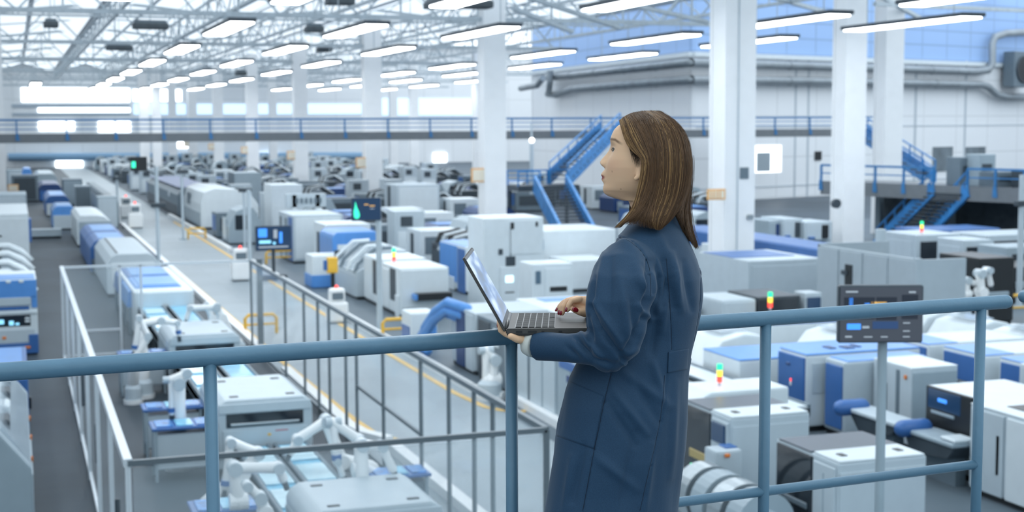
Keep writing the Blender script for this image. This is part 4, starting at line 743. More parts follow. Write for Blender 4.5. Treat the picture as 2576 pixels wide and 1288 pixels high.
c = Gp(2060, 885, 1.2); mach('blue_lidded_machine', 'low wide machine with plain blue lid under the near monitor', 'machine', 13.6, 25.1, 3.3, 1.6, 1.22, WH, None, 'X', [('blue_lid', 'T', 0, 1, 0, 1, .03, LB)], .04)
c = Gp(2130, 850, 1.2); mach('blue_lidded_machine', 'second blue-lidded machine hidden behind the near monitor', 'machine', 16.6, 29.3, 3.2, 1.6, 1.22, WH, None, 'X', [('blue_lid', 'T', 0, 1, 0, 1, .03, BL)], .04)
# printer like machines right of the woman's back
p = Gp(1785, 742, 1.4); t = mach('printing_machine', 'white machine with yellow-lit chamber under the nearest column', 'machine', p.x-.3, p.y-1.3, 1.0, 1.7, 1.42, PG, None, 'X', [('front_cover', 'F', .05, .95, .3, .95, .02, PG)], .08)
t = mach('printing_machine', 'dark glazed machine with yellow material inside, below the nearest column', 'machine', p.x+.75, p.y-1.3, 1.25, 1.7, 1.45, DG, None, 'X', [('window', 'F', .02, .95, .25, .95, .02, GD, None, [('yellow_material', 'F', .05, .8, .35, .55, .04, YE), ('yellow_material', 'F', .05, .55, .5, .62, .035, YE)])], .03, tower=(.15, -.35, 1.15, .06))
c = Gp(1968, 800); t = mach('control_kiosk', 'slim pale kiosk with dark blue screen right of the yellow-lit chamber', 'kiosk', p.x+2.15, p.y-1.3, .5, .6, 1.5, PG, None, 'X', [('screen', 'F', .1, .9, .72, .92, .05, SCR), ('dial', 'F', .35, .6, .45, .55, .03, GR)], .03)
mach('step_block_machine', 'white block with blue shelf above the dark glazed machine', 'machine', 21.2, 38.6, 2.6, 3.4, 1.75, PG, None, 'X', [('blue_shelf', 'T', 0, .85, .3, .9, .02, BL), ('front_cover', 'F', .05, .95, .1, .9, .02, PG)], .04)
# panel enclosure
t = thing('panel_enclosure', 'large plain grey-white panelled enclosure right of the nearest column', 'enclosure', (22.35, 31.6, 0)); PE = mat('enclosure_panel', (.40, .47, .52), .45, var=.03)
Lp = 4.9
MB().box(0, 0, 0, .12, Lp, 2.38).obj('side_panel', PE, t); MB().box(0, Lp-.1, 0, 2.4, Lp, 2.42).obj('end_panel', PE, t)
for k in range(4): MB().box(-.03, .1+k*1.22, .1, .0, 1.22+k*1.22, 2.33, .01).obj('cladding_panel', PE, t)
MB().box(-.06, 3.0, .35, -.02, 3.35, 1.95).obj('dark_opening', BK, t)
for z in (.8, 1.65): MB().box(-.09, 3.2, z, -.03, 3.5, z+.12).obj('bracket', DG, t)
MB().box(0, 0, 0, 1.55, .12, 2.36).obj('front_panel', PE, t); MB().box(-.02, -.02, 0, .14, .14, 2.4).obj('corner_post', PE, t)
p = Gp(2245, 612, 2.38); MB().cyl((p.x-22.3, p.y-31.5+.6, 0), .16, 2.75).obj('vent_pipe', PG, t)
# blue clad line behind the column
P0, P1 = Gp(1895, 612, 1.75), Gp(2055, 642, 1.75); P2 = Gp(1770, 604, 1.75)
t = thing('blue_line_machine', 'long blue and white line machine running behind the nearest column', 'machine', (25.3, 41.0, 0))
MB().box(0, 0, .1, 1.8, 12, 1.15, .03).obj('lower_body', PG, t); MB().box(.05, 0, 1.1, 1.75, 12, 1.75, .06).obj('blue_cover', BL, t); MB().box(.3, 0, 0, 1.5, 12, .12).obj('plinth', BK, t)
for y in (1.0, 7.5): MB().box(-.25, y, .2, .1, y+.9, 1.35, .03).obj('white_box', WH, t)
for k in range(3): MB().box(-.03, .3+k*3.2, .25, .0, 3.2+k*3.2, 1.05, .01).obj('side_panel', PG, t)
# cabinets on the white wall
for k, (px0, px1, py0, py1, c1, lab) in enumerate([(1932, 1965, 555, 618, GR, 'grey cabinet with navy stripe, left of the three against the white wall'), (1968, 2022, 550, 622, PG, 'pale cabinet with shelf and grey window, middle of the three against the white wall'), (2024, 2098, 558, 640, PG, 'pale cabinet with dark screens, right of the three against the white wall')]):
    D = 64; a, b_ = Dp(px0, py1, D), Dp(px1, py0, D); h = b_.z; w = (b_-a).xy.length
    mach('wall_cabinet', lab, 'cabinet', a.x, a.y, w*1.05, 2, h, c1, None, 'X', [('door', 'F', .05, .6, .3, .95, .03, c1), ('dark_screen', 'F', .62, .85, .5, .9, .06, [NV, DG, BK][k]), ('blue_knob', 'F', .1, .3, .5, .56, .2, BL), ('shelf', 'F', .3, .8, .44, .48, .3, MG)], .03)
# machines beneath the raised walkway, right
for k, (px, py, w, d, h, c1, lab) in enumerate([(2340, 600, 2.0, 2.4, 1.75, PG, 'white machine with signal lamps under the raised walkway'), (2440, 612, 1.2, 1.6, 1.7, PG, 'white machine with black window right of the panel enclosure'), (2505, 618, 2.4, 1.6, 1.6, GR, 'grey square machine under the walkway near the right edge pole'), (2410, 582, 3.6, 2.4, 1.6, BL, 'blue covered machine below the raised walkway'), (2530, 590, 3.4, 2.4, 1.6, PG, 'pale machine with a dark square under the walkway at the right edge')]):
    c = Vector([(31.9, 45.2, 0), (32.4, 43.0, 0), (32.6, 40.9, 0), (34.8, 48.6, 0), (35.4, 45.6, 0)][k]); mach('bay_machine', lab, 'machine', c.x, c.y, w, min(d, 2.2), h, c1, None, 'X', [('black_window', 'F', .1, .55, .3, .85, .03, GD), ('side_cover', 'L', .1, .9, .1, .85, .02, c1), ('dark_square', 'F', .62, .8, .5, .75, .03, MG)], .04, tower=(w*.3, .5, h, .06) if k == 0 else None)
c = Gp(2500, 690, 1.0); mach('dark_machine', 'black machine with blue snout near the right edge pole', 'machine', c.x, c.y, 2.8, 2, 1.2, BK, None, 'X', [('blue_snout', 'L', .3, .8, .6, .95, .3, BL), ('steel_part', 'F', .3, .7, .4, .6, .05, ST)], .05)
c = Gp(2385, 765, 1.0); mach('black_gap_machine', 'black open-fronted machine beside the panel enclosure', 'machine', 26.6, 34.5, 1.2, 2.0, 2.0, BK, None, 'X', [('grey_unit', 'F', .2, .8, .35, .5, .1, GR)], .04)
c = Gp(2470, 752, .9); robot('white robot arm standing near the right end of the handrail', (c.x, c.y, 0), [Yp(2468, 735, c.y), Yp(2465, 688, c.y), Yp(2485, 680, c.y), Yp(2492, 715, c.y)], r=.12, ring=9)
c = Gp(2445, 752, .9); robot('smaller white robot arm left of the other one by the panel enclosure', (c.x-.9, c.y+.4, 0), [Yp(2430, 740, c.y), Yp(2432, 705, c.y), Yp(2450, 712, c.y)], r=.1, ring=9)
c = Gp(2390, 765, .9); t = mach('signal_box', 'pale control box carrying a three-colour signal lamp before the enclosure', 'control box', c.x-.4, c.y-.3, .9, .8, .9, PG, None, 'X', [('door', 'F', .1, .9, .1, .9, .02, PG)], .03, tower=(.4, .4, .9, .07))
# things on the raised walkway
for k, (px, w, h, m_) in enumerate([(2372, 1.1, 1.3, MG), (2416, .9, 1.45, GR), (2475, 1.9, .7, MG), (2550, 1.6, .8, DG)]):
    c = on_walk(px) + Vector((-dw.y, dw.x, 0))*1.5; t = thing('equipment_crate', 'equipment on the raised walkway, ' + ['dark one under the left dark pane', 'tall grey one between the dark panes', 'low one by the right dark pane', 'low dark one at the right edge'][k], 'equipment', (c.x, c.y, zt-.04))
    MB().box(-w/2, -.5, 0, w/2, .5, h, .03).obj('case', m_, t); MB().box(-w/3, -.53, h*.4, w/4, -.49, h*.7).obj('panel', DG, t)
# ---- white van-shaped machine and notable far machines
DOME = [(0, 0), (1, 0), (1, .55), (.85, .85), (.6, .97), (.25, 1), (.05, .9), (0, .6)]
t = mach('dome_machine', 'white rounded dome machine beyond the right aisle kerb', 'machine', 10.0, 82.6, 3.3, 8.5, 2.35, WH, DOME, 'Y', [('side_window', 'L', .2, .4, .5, .8, .02, MG), ('lower_skirt', 'L', .02, .95, .05, .4, .02, GR), ('front_slot', 'F', .55, .9, .4, .5, .03, DG), ('front_lower', 'F', .45, .98, .05, .38, .02, GR)], .05)
mach('dark_line_machine', 'dark machine with navy hood left of the white dome machine', 'machine', 9.9, 94, 2.6, 22, 1.9, MG, HD, 'Y', [('navy_hood', 'T', .05, .95, .02, .98, .04, NV), ('skirt', 'L', .02, .98, .05, .4, .02, DG), ('white_lamp', 'L', .75, .78, .6, .75, .05, WH)], .03)
mach('tall_white_machine', 'tall plain white machine left of the fourth main column', 'machine', 13.0, 76.5, 1.7, 2.4, 2.75, WH, P=[('door', 'F', .05, .95, .05, .6, .02, WH)])
mach('tall_grey_machine', 'tall grey square machine with dark edge beyond the dome machine', 'machine', 14.6, 101, 1.9, 3, 2.6, GR, P=[('dark_edge', 'L', .0, .9, .1, 1, .04, MG)])
mach('tall_white_machine', 'large pale square machine with dark slot right of the third main column', 'machine', 20.9, 80.0, 2.6, 3, 2.45, PG, P=[('dark_slot', 'L', .3, .5, .15, .95, .03, DG), ('door', 'F', .05, .95, .05, .95, .02, WH)])
t = thing('letter_screen_frame', 'white frame with faint dark lettering bars left of the tall white machine', 'sign frame', (12.2, 66, 0))
MB().box(0, 0, 0, .2, .3, 2.7).obj('post', WH, t); MB().box(1.1, 0, 0, 1.3, .3, 2.7).obj('post', WH, t); MB().box(-.3, 0, 2.1, 1.6, .2, 2.75, .02).obj('board', PG, t)
for k in range(6): MB().box(.15+k*.22, -.03, 2.3, .28+k*.22, .02, 2.55).obj('lettering', MG, t)
# ---- crowded distance: small machines of a few kinds, too blurred to tell apart
def far_kind(k):
    if k == 0: return mach('far_machine', 'x', 'machine', 0, 0, 2.2, 2.6, 1.9, WH, None, 'X', [('dark_slot', 'L', .3, .5, .2, .9, .03, DG), ('front_window', 'F', .1, .5, .4, .85, .03, MG), ('cover', 'F', .55, .95, .1, .8, .03, PG)], 0)
    if k == 1: return mach('far_machine', 'x', 'machine', 0, 0, 2.4, 2.2, 1.6, MG, None, 'X', [('blue_panel', 'L', .1, .8, .3, .9, .03, BL), ('dark_front', 'F', .1, .9, .3, .8, .03, DG)], 0)
    if k == 2: return mach('far_machine', 'x', 'machine', 0, 0, 1.9, 2.8, 2.2, GR, CURV, 'Y', [('dark_window', 'F', .2, .6, .4, .8, .03, GD), ('white_cover', 'L', .1, .5, .1, .7, .03, WH)], 0)
    if k == 3: return mach('far_machine', 'x', 'machine', 0, 0, 1.6, 1.6, 2.6, PG, None, 'X', [('door', 'F', .1, .9, .1, .6, .03, WH), ('panel', 'F', .2, .6, .7, .9, .04, DG)], 0)
    if k == 4: return mach('far_machine', 'x', 'machine', 0, 0, 2.8, 3.0, 1.5, NV, HD, 'Y', [('hood_window', 'T', .2, .8, .2, .8, .03, LB), ('white_front', 'F', .1, .9, .1, .6, .03, GR)], 0)
    t = mach('far_machine', 'x', 'machine', 0, 0, 2.2, 3.2, 1.5, DG, None, 'X', [('grey_cover', 'T', .1, .5, .1, .9, .03, MG)], 0)
    for i in range(4): MB().tube([(0, .3+i*.8, 1.2), (.3, .3+i*.8, 1.9), (1.2, .3+i*.8, 2.1), (2.1, .3+i*.8, 1.5)], .11, 8).obj('curved_rib', [ST, BK][i % 2], t)
    return t
KN = ['white slotted machine', 'grey blue-sided machine', 'grey sloped machine', 'tall narrow pale cabinet', 'navy hooded machine', 'dark ribbed machine']
SKIPC = {'lamp', 'roof truss', 'brace', 'air unit', 'duct', 'floor marking', 'walkway', 'pipe', 'fan', 'sign', 'display', 'crate'}
BOXES = [(o.location.x, o.location.y, max([c.bound_box[6][0] for c in o.children if c.type == 'MESH'] or [1]), max([c.bound_box[6][1] for c in o.children if c.type == 'MESH'] or [1])) for o in COL.objects if o.parent is None and o.get('category') and o['category'] not in SKIPC and o.location.z < 1]
COLS = [(24, 45+26.8*k) for k in range(7)] + [(o.location.x, o.location.y) for o in COL.objects if o.name.startswith('steel_column')]
protos = {}
spots = []
rr = random.Random(11); y = 52.0
ZN = [(70, 'just past the middle machines'), (92, 'short of the overhead walkway'), (125, 'beyond the overhead walkway'), (165, 'in the hazy distance'), (999, 'at the end wall')]
def blocked(x, y):
    if (x > 38 and y > 84) : return True
    for (a, b_, w, d) in BOXES:
        if a-2.7 < x < a+w+.1 and b_-3.2 < y < b_+d+.1 and w < 30: return True
    for cx, cy_ in COLS:
        if abs(x+1.2-cx) < 2.2 and abs(y+1.4-cy_) < 2.3: return True
    q = Vector((x+1.2, y+1.4, 0)) - CN
    return q.dot(nR) < 3.4 and q.dot(nL) < 3.4
while y < 206:
    x = 10.2
    while x < 60:
        x2 = x + rr.uniform(-.3, .3); y2 = y + rr.uniform(-.3, .3)
        xc = x2*_r.x + y2*_r.y; dd = x2*_fh.x + y2*_fh.y; px = 1288 + F*xc/dd
        if px < 1760 and not blocked(x2, y2) and rr.random() < .9 and not (1290 < px < 1560 and y < 82): spots.append((x2, y2, rr.choice([0, 1, 1, 2, 3, 4, 5, 5])))
        x += 2.75
    y += 3.9 if y < 100 else 6.2
spots = spots[:290]
for (x, y, k) in spots:
    zi = next(i for i, (v, _) in enumerate(ZN) if y < v); px_ = 1288 + F*(x*_r.x+y*_r.y)/(x*_fh.x+y*_fh.y); side = next(n for v, n in ((488, 'beyond the sixth main column'), (548, 'left of the sixth main column'), (635, 'left of the fifth main column'), (757, 'left of the fourth main column'), (940, 'left of the third main column'), (1240, 'left of the second main column'), (9999, 'right of the second main column')) if px_ < v)
    if k not in protos: o = protos[k] = far_kind(k)
    else: o = copy_tree(protos[k])
    o.location = (x, y, 0); s_ = .84; o.scale = (s_, s_, s_)
    o['label'] = '%s %s, %s' % (KN[k], ZN[zi][1], side)
    o['group'] = '%ss %s, %s' % (KN[k], ZN[zi][1], side)
# left far clutter
for i in range(22):
    x, y = -4.5-(i % 3)*4, 100+i*4.8; k = [4, 0, 2, 1][i % 4]
    if k not in protos: continue
    o = copy_tree(protos[k]); o.location = (x, y, 0); o['label'] = '%s far down the hall by the left column' % KN[k]; o['group'] = '%ss left of the left column' % KN[k]
# ================================================================ the near walkway, handrail, woman, laptop
ZP = 4.35
HR = mat('handrail_blue_grey', (.10, .20, .285), .38, bump=.25, bs=55, var=.05, vs=12)
A = Gp(-60, 939, 5.44); A = Gp(0, 936, 5.44); B = Gp(2530, 759, 5.44); dR = (B-A).normalized(); A2 = A - dR*2.2; B2 = A + dR*((B-A).length)
nF = Vector((-dR.y, dR.x, 0))
def on_rail(px):
    r = ray(px, 1000); n = Vector((-dR.y, dR.x, 0)); p = EYE + r*((A-EYE).dot(n)/r.dot(n)); return Vector((p.x, p.y, 0))
t = thing('handrail', 'blue-grey painted tubular handrail the woman stands behind', 'handrail', (A.x, A.y, ZP))
L = Vector(t.location)
MB().tube([A2-L, A2.lerp(B2, .33)-L, A2.lerp(B2, .66)-L, B2-L], .0218, 28, round_=True).obj('top_rail', HR, t, smooth=True)
zm = 4.935; PX = [530, 1287, 1924, 2462, -330]
for px in PX:
    p = on_rail(px); MB().tube([Vector((p.x, p.y, ZP))-L, Vector((p.x, p.y, 5.43))-L], .0163, 24).obj('post', HR, t, smooth=True); MB().cyl((p.x-L.x, p.y-L.y, 0), .04, .012, n=20).obj('foot_plate', HR, t)
a, b_ = Vector((A2.x, A2.y, zm)), on_rail(2462); b_.z = zm; MB().tube([a-L, b_-L], .0143, 20).obj('mid_rail', HR, t, smooth=True)
a.z = b_.z = 4.55; MB().tube([a-L, b_-L], .0143, 20).obj('mid_rail', HR, t, smooth=True)
# next handrail, only its end is in view
c = Gp(2566, 746, 5.44); e = c + dR*1.6; t = thing('handrail', 'end of the next blue-grey handrail cut by the right edge of the picture', 'handrail', (c.x, c.y, ZP)); L = Vector(t.location)
MB().tube([c-L+dR*.02, e-L], .0218, 24, round_=True).obj('top_rail', HR, t, smooth=True)
for s in (.5, 1.5): p = c+dR*s; MB().tube([Vector((p.x, p.y, ZP))-L, Vector((p.x, p.y, 5.43))-L], .0163, 18).obj('post', HR, t, smooth=True)
# platform (below the frame)
o = MB().box(-4.6, -5.2, -.18, 3.6, .2, 0).obj('floor_platform', MG); o.location = (A.lerp(B, .5).x, A.lerp(B, .5).y, ZP); o.rotation_euler = (0, 0, math.atan2(dR.y, dR.x)); struct(o)
for sx_ in (-3.2, 3.2):
    for sy_ in (-4.9, -.1):
        q = MB().box(sx_-.1, sy_-.1, -ZP, sx_+.1, sy_+.1, -.18).obj('trim_%d' % (200+int(sx_*10+sy_)), MG); q.location = o.location; q.rotation_euler = o.rotation_euler; struct(q)

# ---------------------------------------------------------------- laptop
LM = mat('laptop_bronze_grey', (.075, .07, .066), .5, .15, spec=.25); LK = mat('laptop_keys', (.05, .048, .048), .45); LE = mat('laptop_dark_edge', (.015, .015, .016), .35)
def cl(x, d, z): return Cw(x, d, z)
zb = 5.476; h0 = Vector((-.016, 3.500)); wv = Vector((.012, .30)); lv = Vector((.212, .006))
def lp(u, v, z): q = h0 + wv*u + lv*v; return cl(q.x, q.y, z)     # u along the hinge (away), v towards the user
org = lp(.5, .5, zb); t = thing('laptop', 'slim bronze-grey laptop held open on the woman\'s left hand above the handrail', 'laptop', org)
def lbox(u0, u1, v0, v1, z0, z1, bev=.0):
    m = MB(); P = [m.bm.verts.new(lp(u, v, z)-org) for z in (z0, z1) for u, v in ((u0, v0), (u1, v0), (u1, v1), (u0, v1))]
    for f in ((0, 1, 2, 3), (7, 6, 5, 4), (0, 4, 5, 1), (1, 5, 6, 2), (2, 6, 7, 3), (3, 7, 4, 0)): m.bm.faces.new([P[i] for i in f])
    if bev: bmesh.ops.bevel(m.bm, geom=m.bm.edges[:], offset=bev, segments=2, affect='EDGES')
    return m
lbox(0, 1, 0, 1, zb, zb+.0145, .0025).obj('base', LM, t)
lbox(.012, .988, .01, .99, zb-.0035, zb+.002, .001).obj('bottom_cover', LE, t)
for v, w in ((.12, .07), (.26, .1), (.42, .03), (.62, .04)): lbox(-.004, .01, v, v+w, zb+.004, zb+.009).obj('port', LE, t)
kb = lbox(.05, .95, .10, .575, zb+.0125, zb+.0149).obj('keyboard_well', LE, t)
kw = MB()
for r_ in range(6):
    n = 15; v0 = .105+r_*.078; 
    for c_ in range(n):
        u0 = .055+c_*(.89/n); w = .89/n
        if r_ == 5 and 4 < c_ < 9: continue
        q = lbox(u0+.004, u0+w-.004, v0+.006, v0+.072, zb+.0145, zb+.0163, 0)
        me_ = bpy.data.meshes.new('k'); q.bm.to_mesh(me_); q.bm.free(); kw.bm.from_mesh(me_); bpy.data.meshes.remove(me_)
q = lbox(.36, .62, .105+5*.078+.006, .105+5*.078+.072, zb+.0145, zb+.0163); me_ = bpy.data.meshes.new('k'); q.bm.to_mesh(me_); q.bm.free(); kw.bm.from_mesh(me_)
kw.obj('keys', mat('key_caps', (.05, .049, .048), .6, spec=.15), kb)
lbox(.33, .67, .64, .95, zb+.0140, zb+.0149).obj('touchpad', mat('touchpad', (.07, .065, .06), .45, .1, spec=.3), t)
MB().tube([lp(.06, -.005, zb+.012)-org, lp(.94, -.005, zb+.012)-org], .0065, 12).obj('hinge', LE, t, smooth=True)
# lid: hinge line -> top edge
top = Vector((-.100, 0, .180)); 
def sp_(u, s, off=0):
    q = h0 + wv*u; base = cl(q.x-.004, q.y, zb+.012); tt = _r*top.x + _z*top.z; n = (_r*.180 + _z*.100).normalized(); return base + tt*s + n*off
def sbox(u0, u1, s0, s1, o0, o1, bev=0):
    m = MB(); P = [m.bm.verts.new(sp_(u, s, o)-org) for o in (o0, o1) for u, s in ((u0, s0), (u1, s0), (u1, s1), (u0, s1))]
    for f in ((0, 1, 2, 3), (7, 6, 5, 4), (0, 4, 5, 1), (1, 5, 6, 2), (2, 6, 7, 3), (3, 7, 4, 0)): m.bm.faces.new([P[i] for i in f])
    if bev: bmesh.ops.bevel(m.bm, geom=m.bm.edges[:], offset=bev, segments=2, affect='EDGES')
    return m
lid = sbox(0, 1, -.02, 1, -.004, .0015, .0012).obj('lid', LM, t); sbox(.01, .99, .0, .99, .001, .0026).obj('bezel', LE, lid)
k = bpy.data.materials.new('laptop_display_reflection'); k.use_nodes = True; tr = k.node_tree; bs = tr.nodes['Principled BSDF']; bs.inputs['Roughness'].default_value = .12; bs.inputs['Base Color'].default_value = (.02, .03, .05, 1)
tc = tr.nodes.new('ShaderNodeTexCoord'); mp = tr.nodes.new('ShaderNodeMapping'); mp.inputs['Scale'].default_value = (3, 3, 9); nz = tr.nodes.new('ShaderNodeTexNoise'); nz.inputs['Scale'].default_value = 2.2; nz.inputs['Detail'].default_value = 2
cr = tr.nodes.new('ShaderNodeValToRGB'); cr.color_ramp.elements[0].position = .36; cr.color_ramp.elements[0].color = (.02, .05, .12, 1); cr.color_ramp.elements[1].position = .62; cr.color_ramp.elements[1].color = (.55, .68, .8, 1)  # blue and white reflections on the screen, painted in as emission
e_ = cr.color_ramp.elements.new(.48); e_.color = (.06, .17, .42, 1)
tr.links.new(tc.outputs['Object'], mp.inputs[0]); tr.links.new(mp.outputs[0], nz.inputs[0]); tr.links.new(nz.outputs[0], cr.inputs[0]); tr.links.new(cr.outputs[0], bs.inputs['Emission Color']); bs.inputs['Emission Strength'].default_value = .55; k.cycles.emission_sampling = 'NONE'
sbox(.03, .97, .08, .955, .0022, .0031).obj('display', k, lid)

# ---------------------------------------------------------------- the woman
base = Cw(.34, 3.62, ZP); W = thing('person', 'woman in a long navy work coat typing on a laptop at the handrail', 'person', base)
SKN = bpy.data.materials.new('skin'); SKN.use_nodes = True; tr = SKN.node_tree; bs = tr.nodes['Principled BSDF']
at = tr.nodes.new('ShaderNodeAttribute'); at.attribute_name = 'tint'; tr.links.new(at.outputs['Color'], bs.inputs['Base Color']); bs.inputs['Roughness'].default_value = .5; bs.inputs['Specular IOR Level'].default_value = .3
bs.inputs['Subsurface Weight'].default_value = .12; bs.inputs['Subsurface Radius'].default_value = (.012, .005, .003); bs.inputs['Subsurface Scale'].default_value = .6
SK = (.84, .52, .32)
hf = Cw(-math.cos(.2), math.sin(.2), 0); hl = _z.cross(hf)          # head: forward, her left (towards the camera)
tf = Cw(-.80, .60, 0); tl = _z.cross(tf)                            # torso
DH = 3.66                                                           # horizontal distance of the head
PPM = F/DH
HC = Wp(1632, 390, DH)                                              # centre of the skull
def hz(py): return Wp(1600, py, DH).z
def hx(px): return -((px-1632)/PPM)/math.cos(.2)                    # forward coordinate from a pixel column, on the mid plane
# profile of the face: pixel row -> forward column (without nose, lips)
FP = [(289, 1640, 0), (293, 1610, 0), (298, 1590, 0), (306, 1572, 0), (316, 1556, 0), (326, 1546.5, 0), (338, 1541, 0), (350, 1538.5, 0), (360, 1538, 0), (370, 1539, 0), (380, 1538, 0), (392, 1535, 0), (404, 1532, 0), (416, 1529, 0), (426, 1526, 0),
      (436, 1524, 0), (446, 1523.5, 0), (456, 1523, 0), (464, 1521.5, 0), (472, 1519, 0), (480, 1519, 0), (487, 1522, 0), (494, 1532, 0), (500, 1550, 0), (505, 1570, 0)]
def interp(tab, x, c=1):
    if x <= tab[0][0]: return tab[0][c]
    for i in range(len(tab)-1):
        if x <= tab[i+1][0]: k = (x-tab[i][0])/(tab[i+1][0]-tab[i][0]); return tab[i][c]*(1-k)+tab[i+1][c]*k
    return tab[-1][c]
# back of skull / half width in metres per pixel row
BKc = [(289, 1650), (293, 1664), (300, 1680), (314, 1696), (334, 1708), (360, 1714), (400, 1713), (430, 1706), (455, 1700), (480, 1690), (505, 1685)]
HWd = [(289, .008), (292, .018), (296, .027), (304, .039), (316, .050), (335, .061), (370, .070), (400, .073), (420, .072), (440, .0665), (455, .062), (470, .055), (480, .048), (488, .040), (495, .034), (505, .03)]
NOSE = [(362, 1538, 0), (370, 1536.5, .006), (379, 1532.5, .007), (389, 1525.4, .0085), (398, 1517, .0105), (404, 1512.5, .012), (408, 1510.7, .013), (413, 1511.8, .0145), (418, 1516.5, .015), (423, 1522, .014), (427, 1525, .01)]
LIPS = [(427, 1523.5), (432, 1518), (437, 1514.2), (441, 1513.2), (444.5, 1515.3), (446.5, 1517.5), (449, 1515.2), (453, 1514.6), (457, 1517.5), (461, 1520.8), (466, 1521)]
def g(x, s): return math.exp(-(x/s)**2)
def face_pt(py, th):
    ff, bb, w = hx(interp(FP, py)), -hx(interp(BKc, py)), interp(HWd, py)
    c = math.cos(th); s = math.sin(th); mid = .018 if py < 470 else .018+(py-470)*.0006
    pw = .86 if py < 480 else 1.0
    a = mid + (abs(c)**pw)*(1 if c > 0 else -1)*((ff-mid) if c > 0 else (bb+mid)); b = math.copysign(abs(s)**.92, s)*w
    if c > 0:
        if 360 < py < 428:
            nx, nw = hx(interp(NOSE, py)), interp(NOSE, py, 2)
            d = max(0, nx - ff); a += d*g(b, nw+.0015)
            if 402 < py < 424: a += .006*g(abs(b)-.0125, .005)*g(py-413, 7)   # wings
        if 426 < py < 468:
            d = hx(interp(LIPS, py)) - ff; a += d*g(b, .019)
            if 440 < py < 449: a -= .0016*g(py-445.5, 2.2)*g(b, .018)
        # eye socket, brow, cheek, lid
        ey = py-375
        a -= .0085*g(ey, 15)*g(abs(b)-.029, .015)
        a += .0030*g(py-352, 8)*g(abs(b)-.026, .022)
        a += .0035*g(py-410, 22)*g(abs(b)-.042, .018)
        a += .0058*g(ey, 8)*g(abs(b)-.030, .0125)                             # lids over the eyeball
        a -= .0012*g(py-369, 1.8)*g(abs(b)-.030, .012)
        a -= .0045*g(py-421.5, 2.6)*g(abs(b)-.0075, .0035)
        a -= .0018*g(py-414, 7)*g(abs(b)-.0185, .003)
    return HC + hf*a + hl*b + _z*(hz(py)-HC.z)
def grid_surface(rows, bm, closed=True):
    V = [[bm.verts.new(p) for p in r] for r in rows]; n = len(rows[0])
    for i in range(len(rows)-1):
        for j in range(n if closed else n-1): bm.faces.new((V[i][j], V[i][(j+1) % n], V[i+1][(j+1) % n], V[i+1][j]))
    return V
bm = bmesh.new()
rows = []
py = 289.0
pys = []
while py <= 505: pys.append(py); py += 2.2
for py in pys: rows.append([face_pt(py, 2*math.pi*(j/180)) for j in range(180)])
V = grid_surface(rows, bm); bm.faces.new(V[0]); bm.faces.new(V[-1][::-1])
bmesh.ops.recalc_face_normals(bm, faces=bm.faces[:])
body = MB(); body.bm.free(); body.bm = bm
# ear (her left), mostly under hair
ear = HC + hf*(hx(1611)) + hl*.070; ez = lambda py: Vector((0, 0, hz(py)-HC.z))
body.tube([ear+ez(412)+hf*-.004+hl*.001, ear+ez(405)+hf*-.010+hl*.002, ear+ez(404)+hf*-.020+hl*.003, ear+ez(415)+hf*-.027+hl*.003, ear+ez(430)+hf*-.022+hl*.004, ear+ez(440)+hf*-.008+hl*.006, ear+ez(446)+hf*.002+hl*.008], [.0045, .0048, .005, .005, .0055, .0075, .006], 10, round_=True)
body.tube([ear+ez(420)+hf*-.008, ear+ez(436)+hf*-.006+hl*.002], [.009, .010], 10, round_=True)
er2 = HC + hf*(hx(1612)) - hl*.073
body.tube([er2+ez(412), er2+ez(405)+hf*-.018-hl*.012, er2+ez(430)+hf*-.02-hl*.01, er2+ez(446)-hl*.004], [.006, .006, .007, .007], 8, round_=True)
# neck, trunk
def C3(px, py, d): return Wp(px, py, d)
def rings(tab, bm, n=48):
    """tab: (px, py, d, half across shoulders, half front-back)"""
    rows = []
    for px, py, d, a, b in tab:
        c = C3(px, py, d); rows.append([c + tl*a*math.cos(t_) + tf*b*math.sin(t_) for t_ in [2*math.pi*j/n for j in range(n)]])
    V = grid_surface(rows, bm); bm.faces.new(V[0]); bm.faces.new(V[-1][::-1])
rings([(1628, 455, 3.67, .045, .05), (1630, 480, 3.67, .052, .056), (1636, 505, 3.67, .054, .058), (1640, 532, 3.67, .050, .050), (1640, 565, 3.67, .044, .046)], body.bm)
def crow(xl, xr, py, d=3.64, ratio=1.35, k=1.0):
    e = (xr-xl)/2/F*d*k; b = e/math.sqrt((ratio*.6)**2+.64); return ((xl+xr)/2, py, d, b*ratio, b)
CRP = [(1622, 1708, 531, 3.67, 1.05), (1612, 1706, 544, 3.67, 1.15), (1580, 1712, 562, 3.66, 1.5), (1550, 1730, 590, 3.65, 1.7), (1532, 1748, 625, 3.65, 1.65), (1520, 1764, 665, 3.65, 1.5), (1505, 1772, 700, 3.65, 1.4), (1492, 1774, 745, 3.65, 1.35),
      (1484, 1768, 790, 3.65, 1.3), (1474, 1758, 840, 3.65, 1.28), (1455, 1747, 890, 3.64, 1.28), (1428, 1740, 940, 3.64, 1.3), (1410, 1737, 1000, 3.63, 1.3), (1396, 1736, 1060, 3.63, 1.3), (1388, 1731, 1130, 3.62, 1.3), (1374, 1722, 1210, 3.62, 1.3),
      (1360, 1714, 1300, 3.61, 1.3), (1345, 1706, 1400, 3.61, 1.3), (1330, 1700, 1500, 3.61, 1.3)]
rings([(1640, 562, 3.67, .04, .042)] + [crow(*q, k=.66) for q in CRP[3:16]], body.bm)
for s in (1, -1):   # legs
    hp = Cw(.30, 3.62, 5.12) + tl*s*.085; body.tube([hp, Vector((hp.x, hp.y, 4.85)), Vector((hp.x, hp.y, 4.62))+tf*.01, Vector((hp.x, hp.y, 4.42))], [.082, .062, .048, .036], 18)
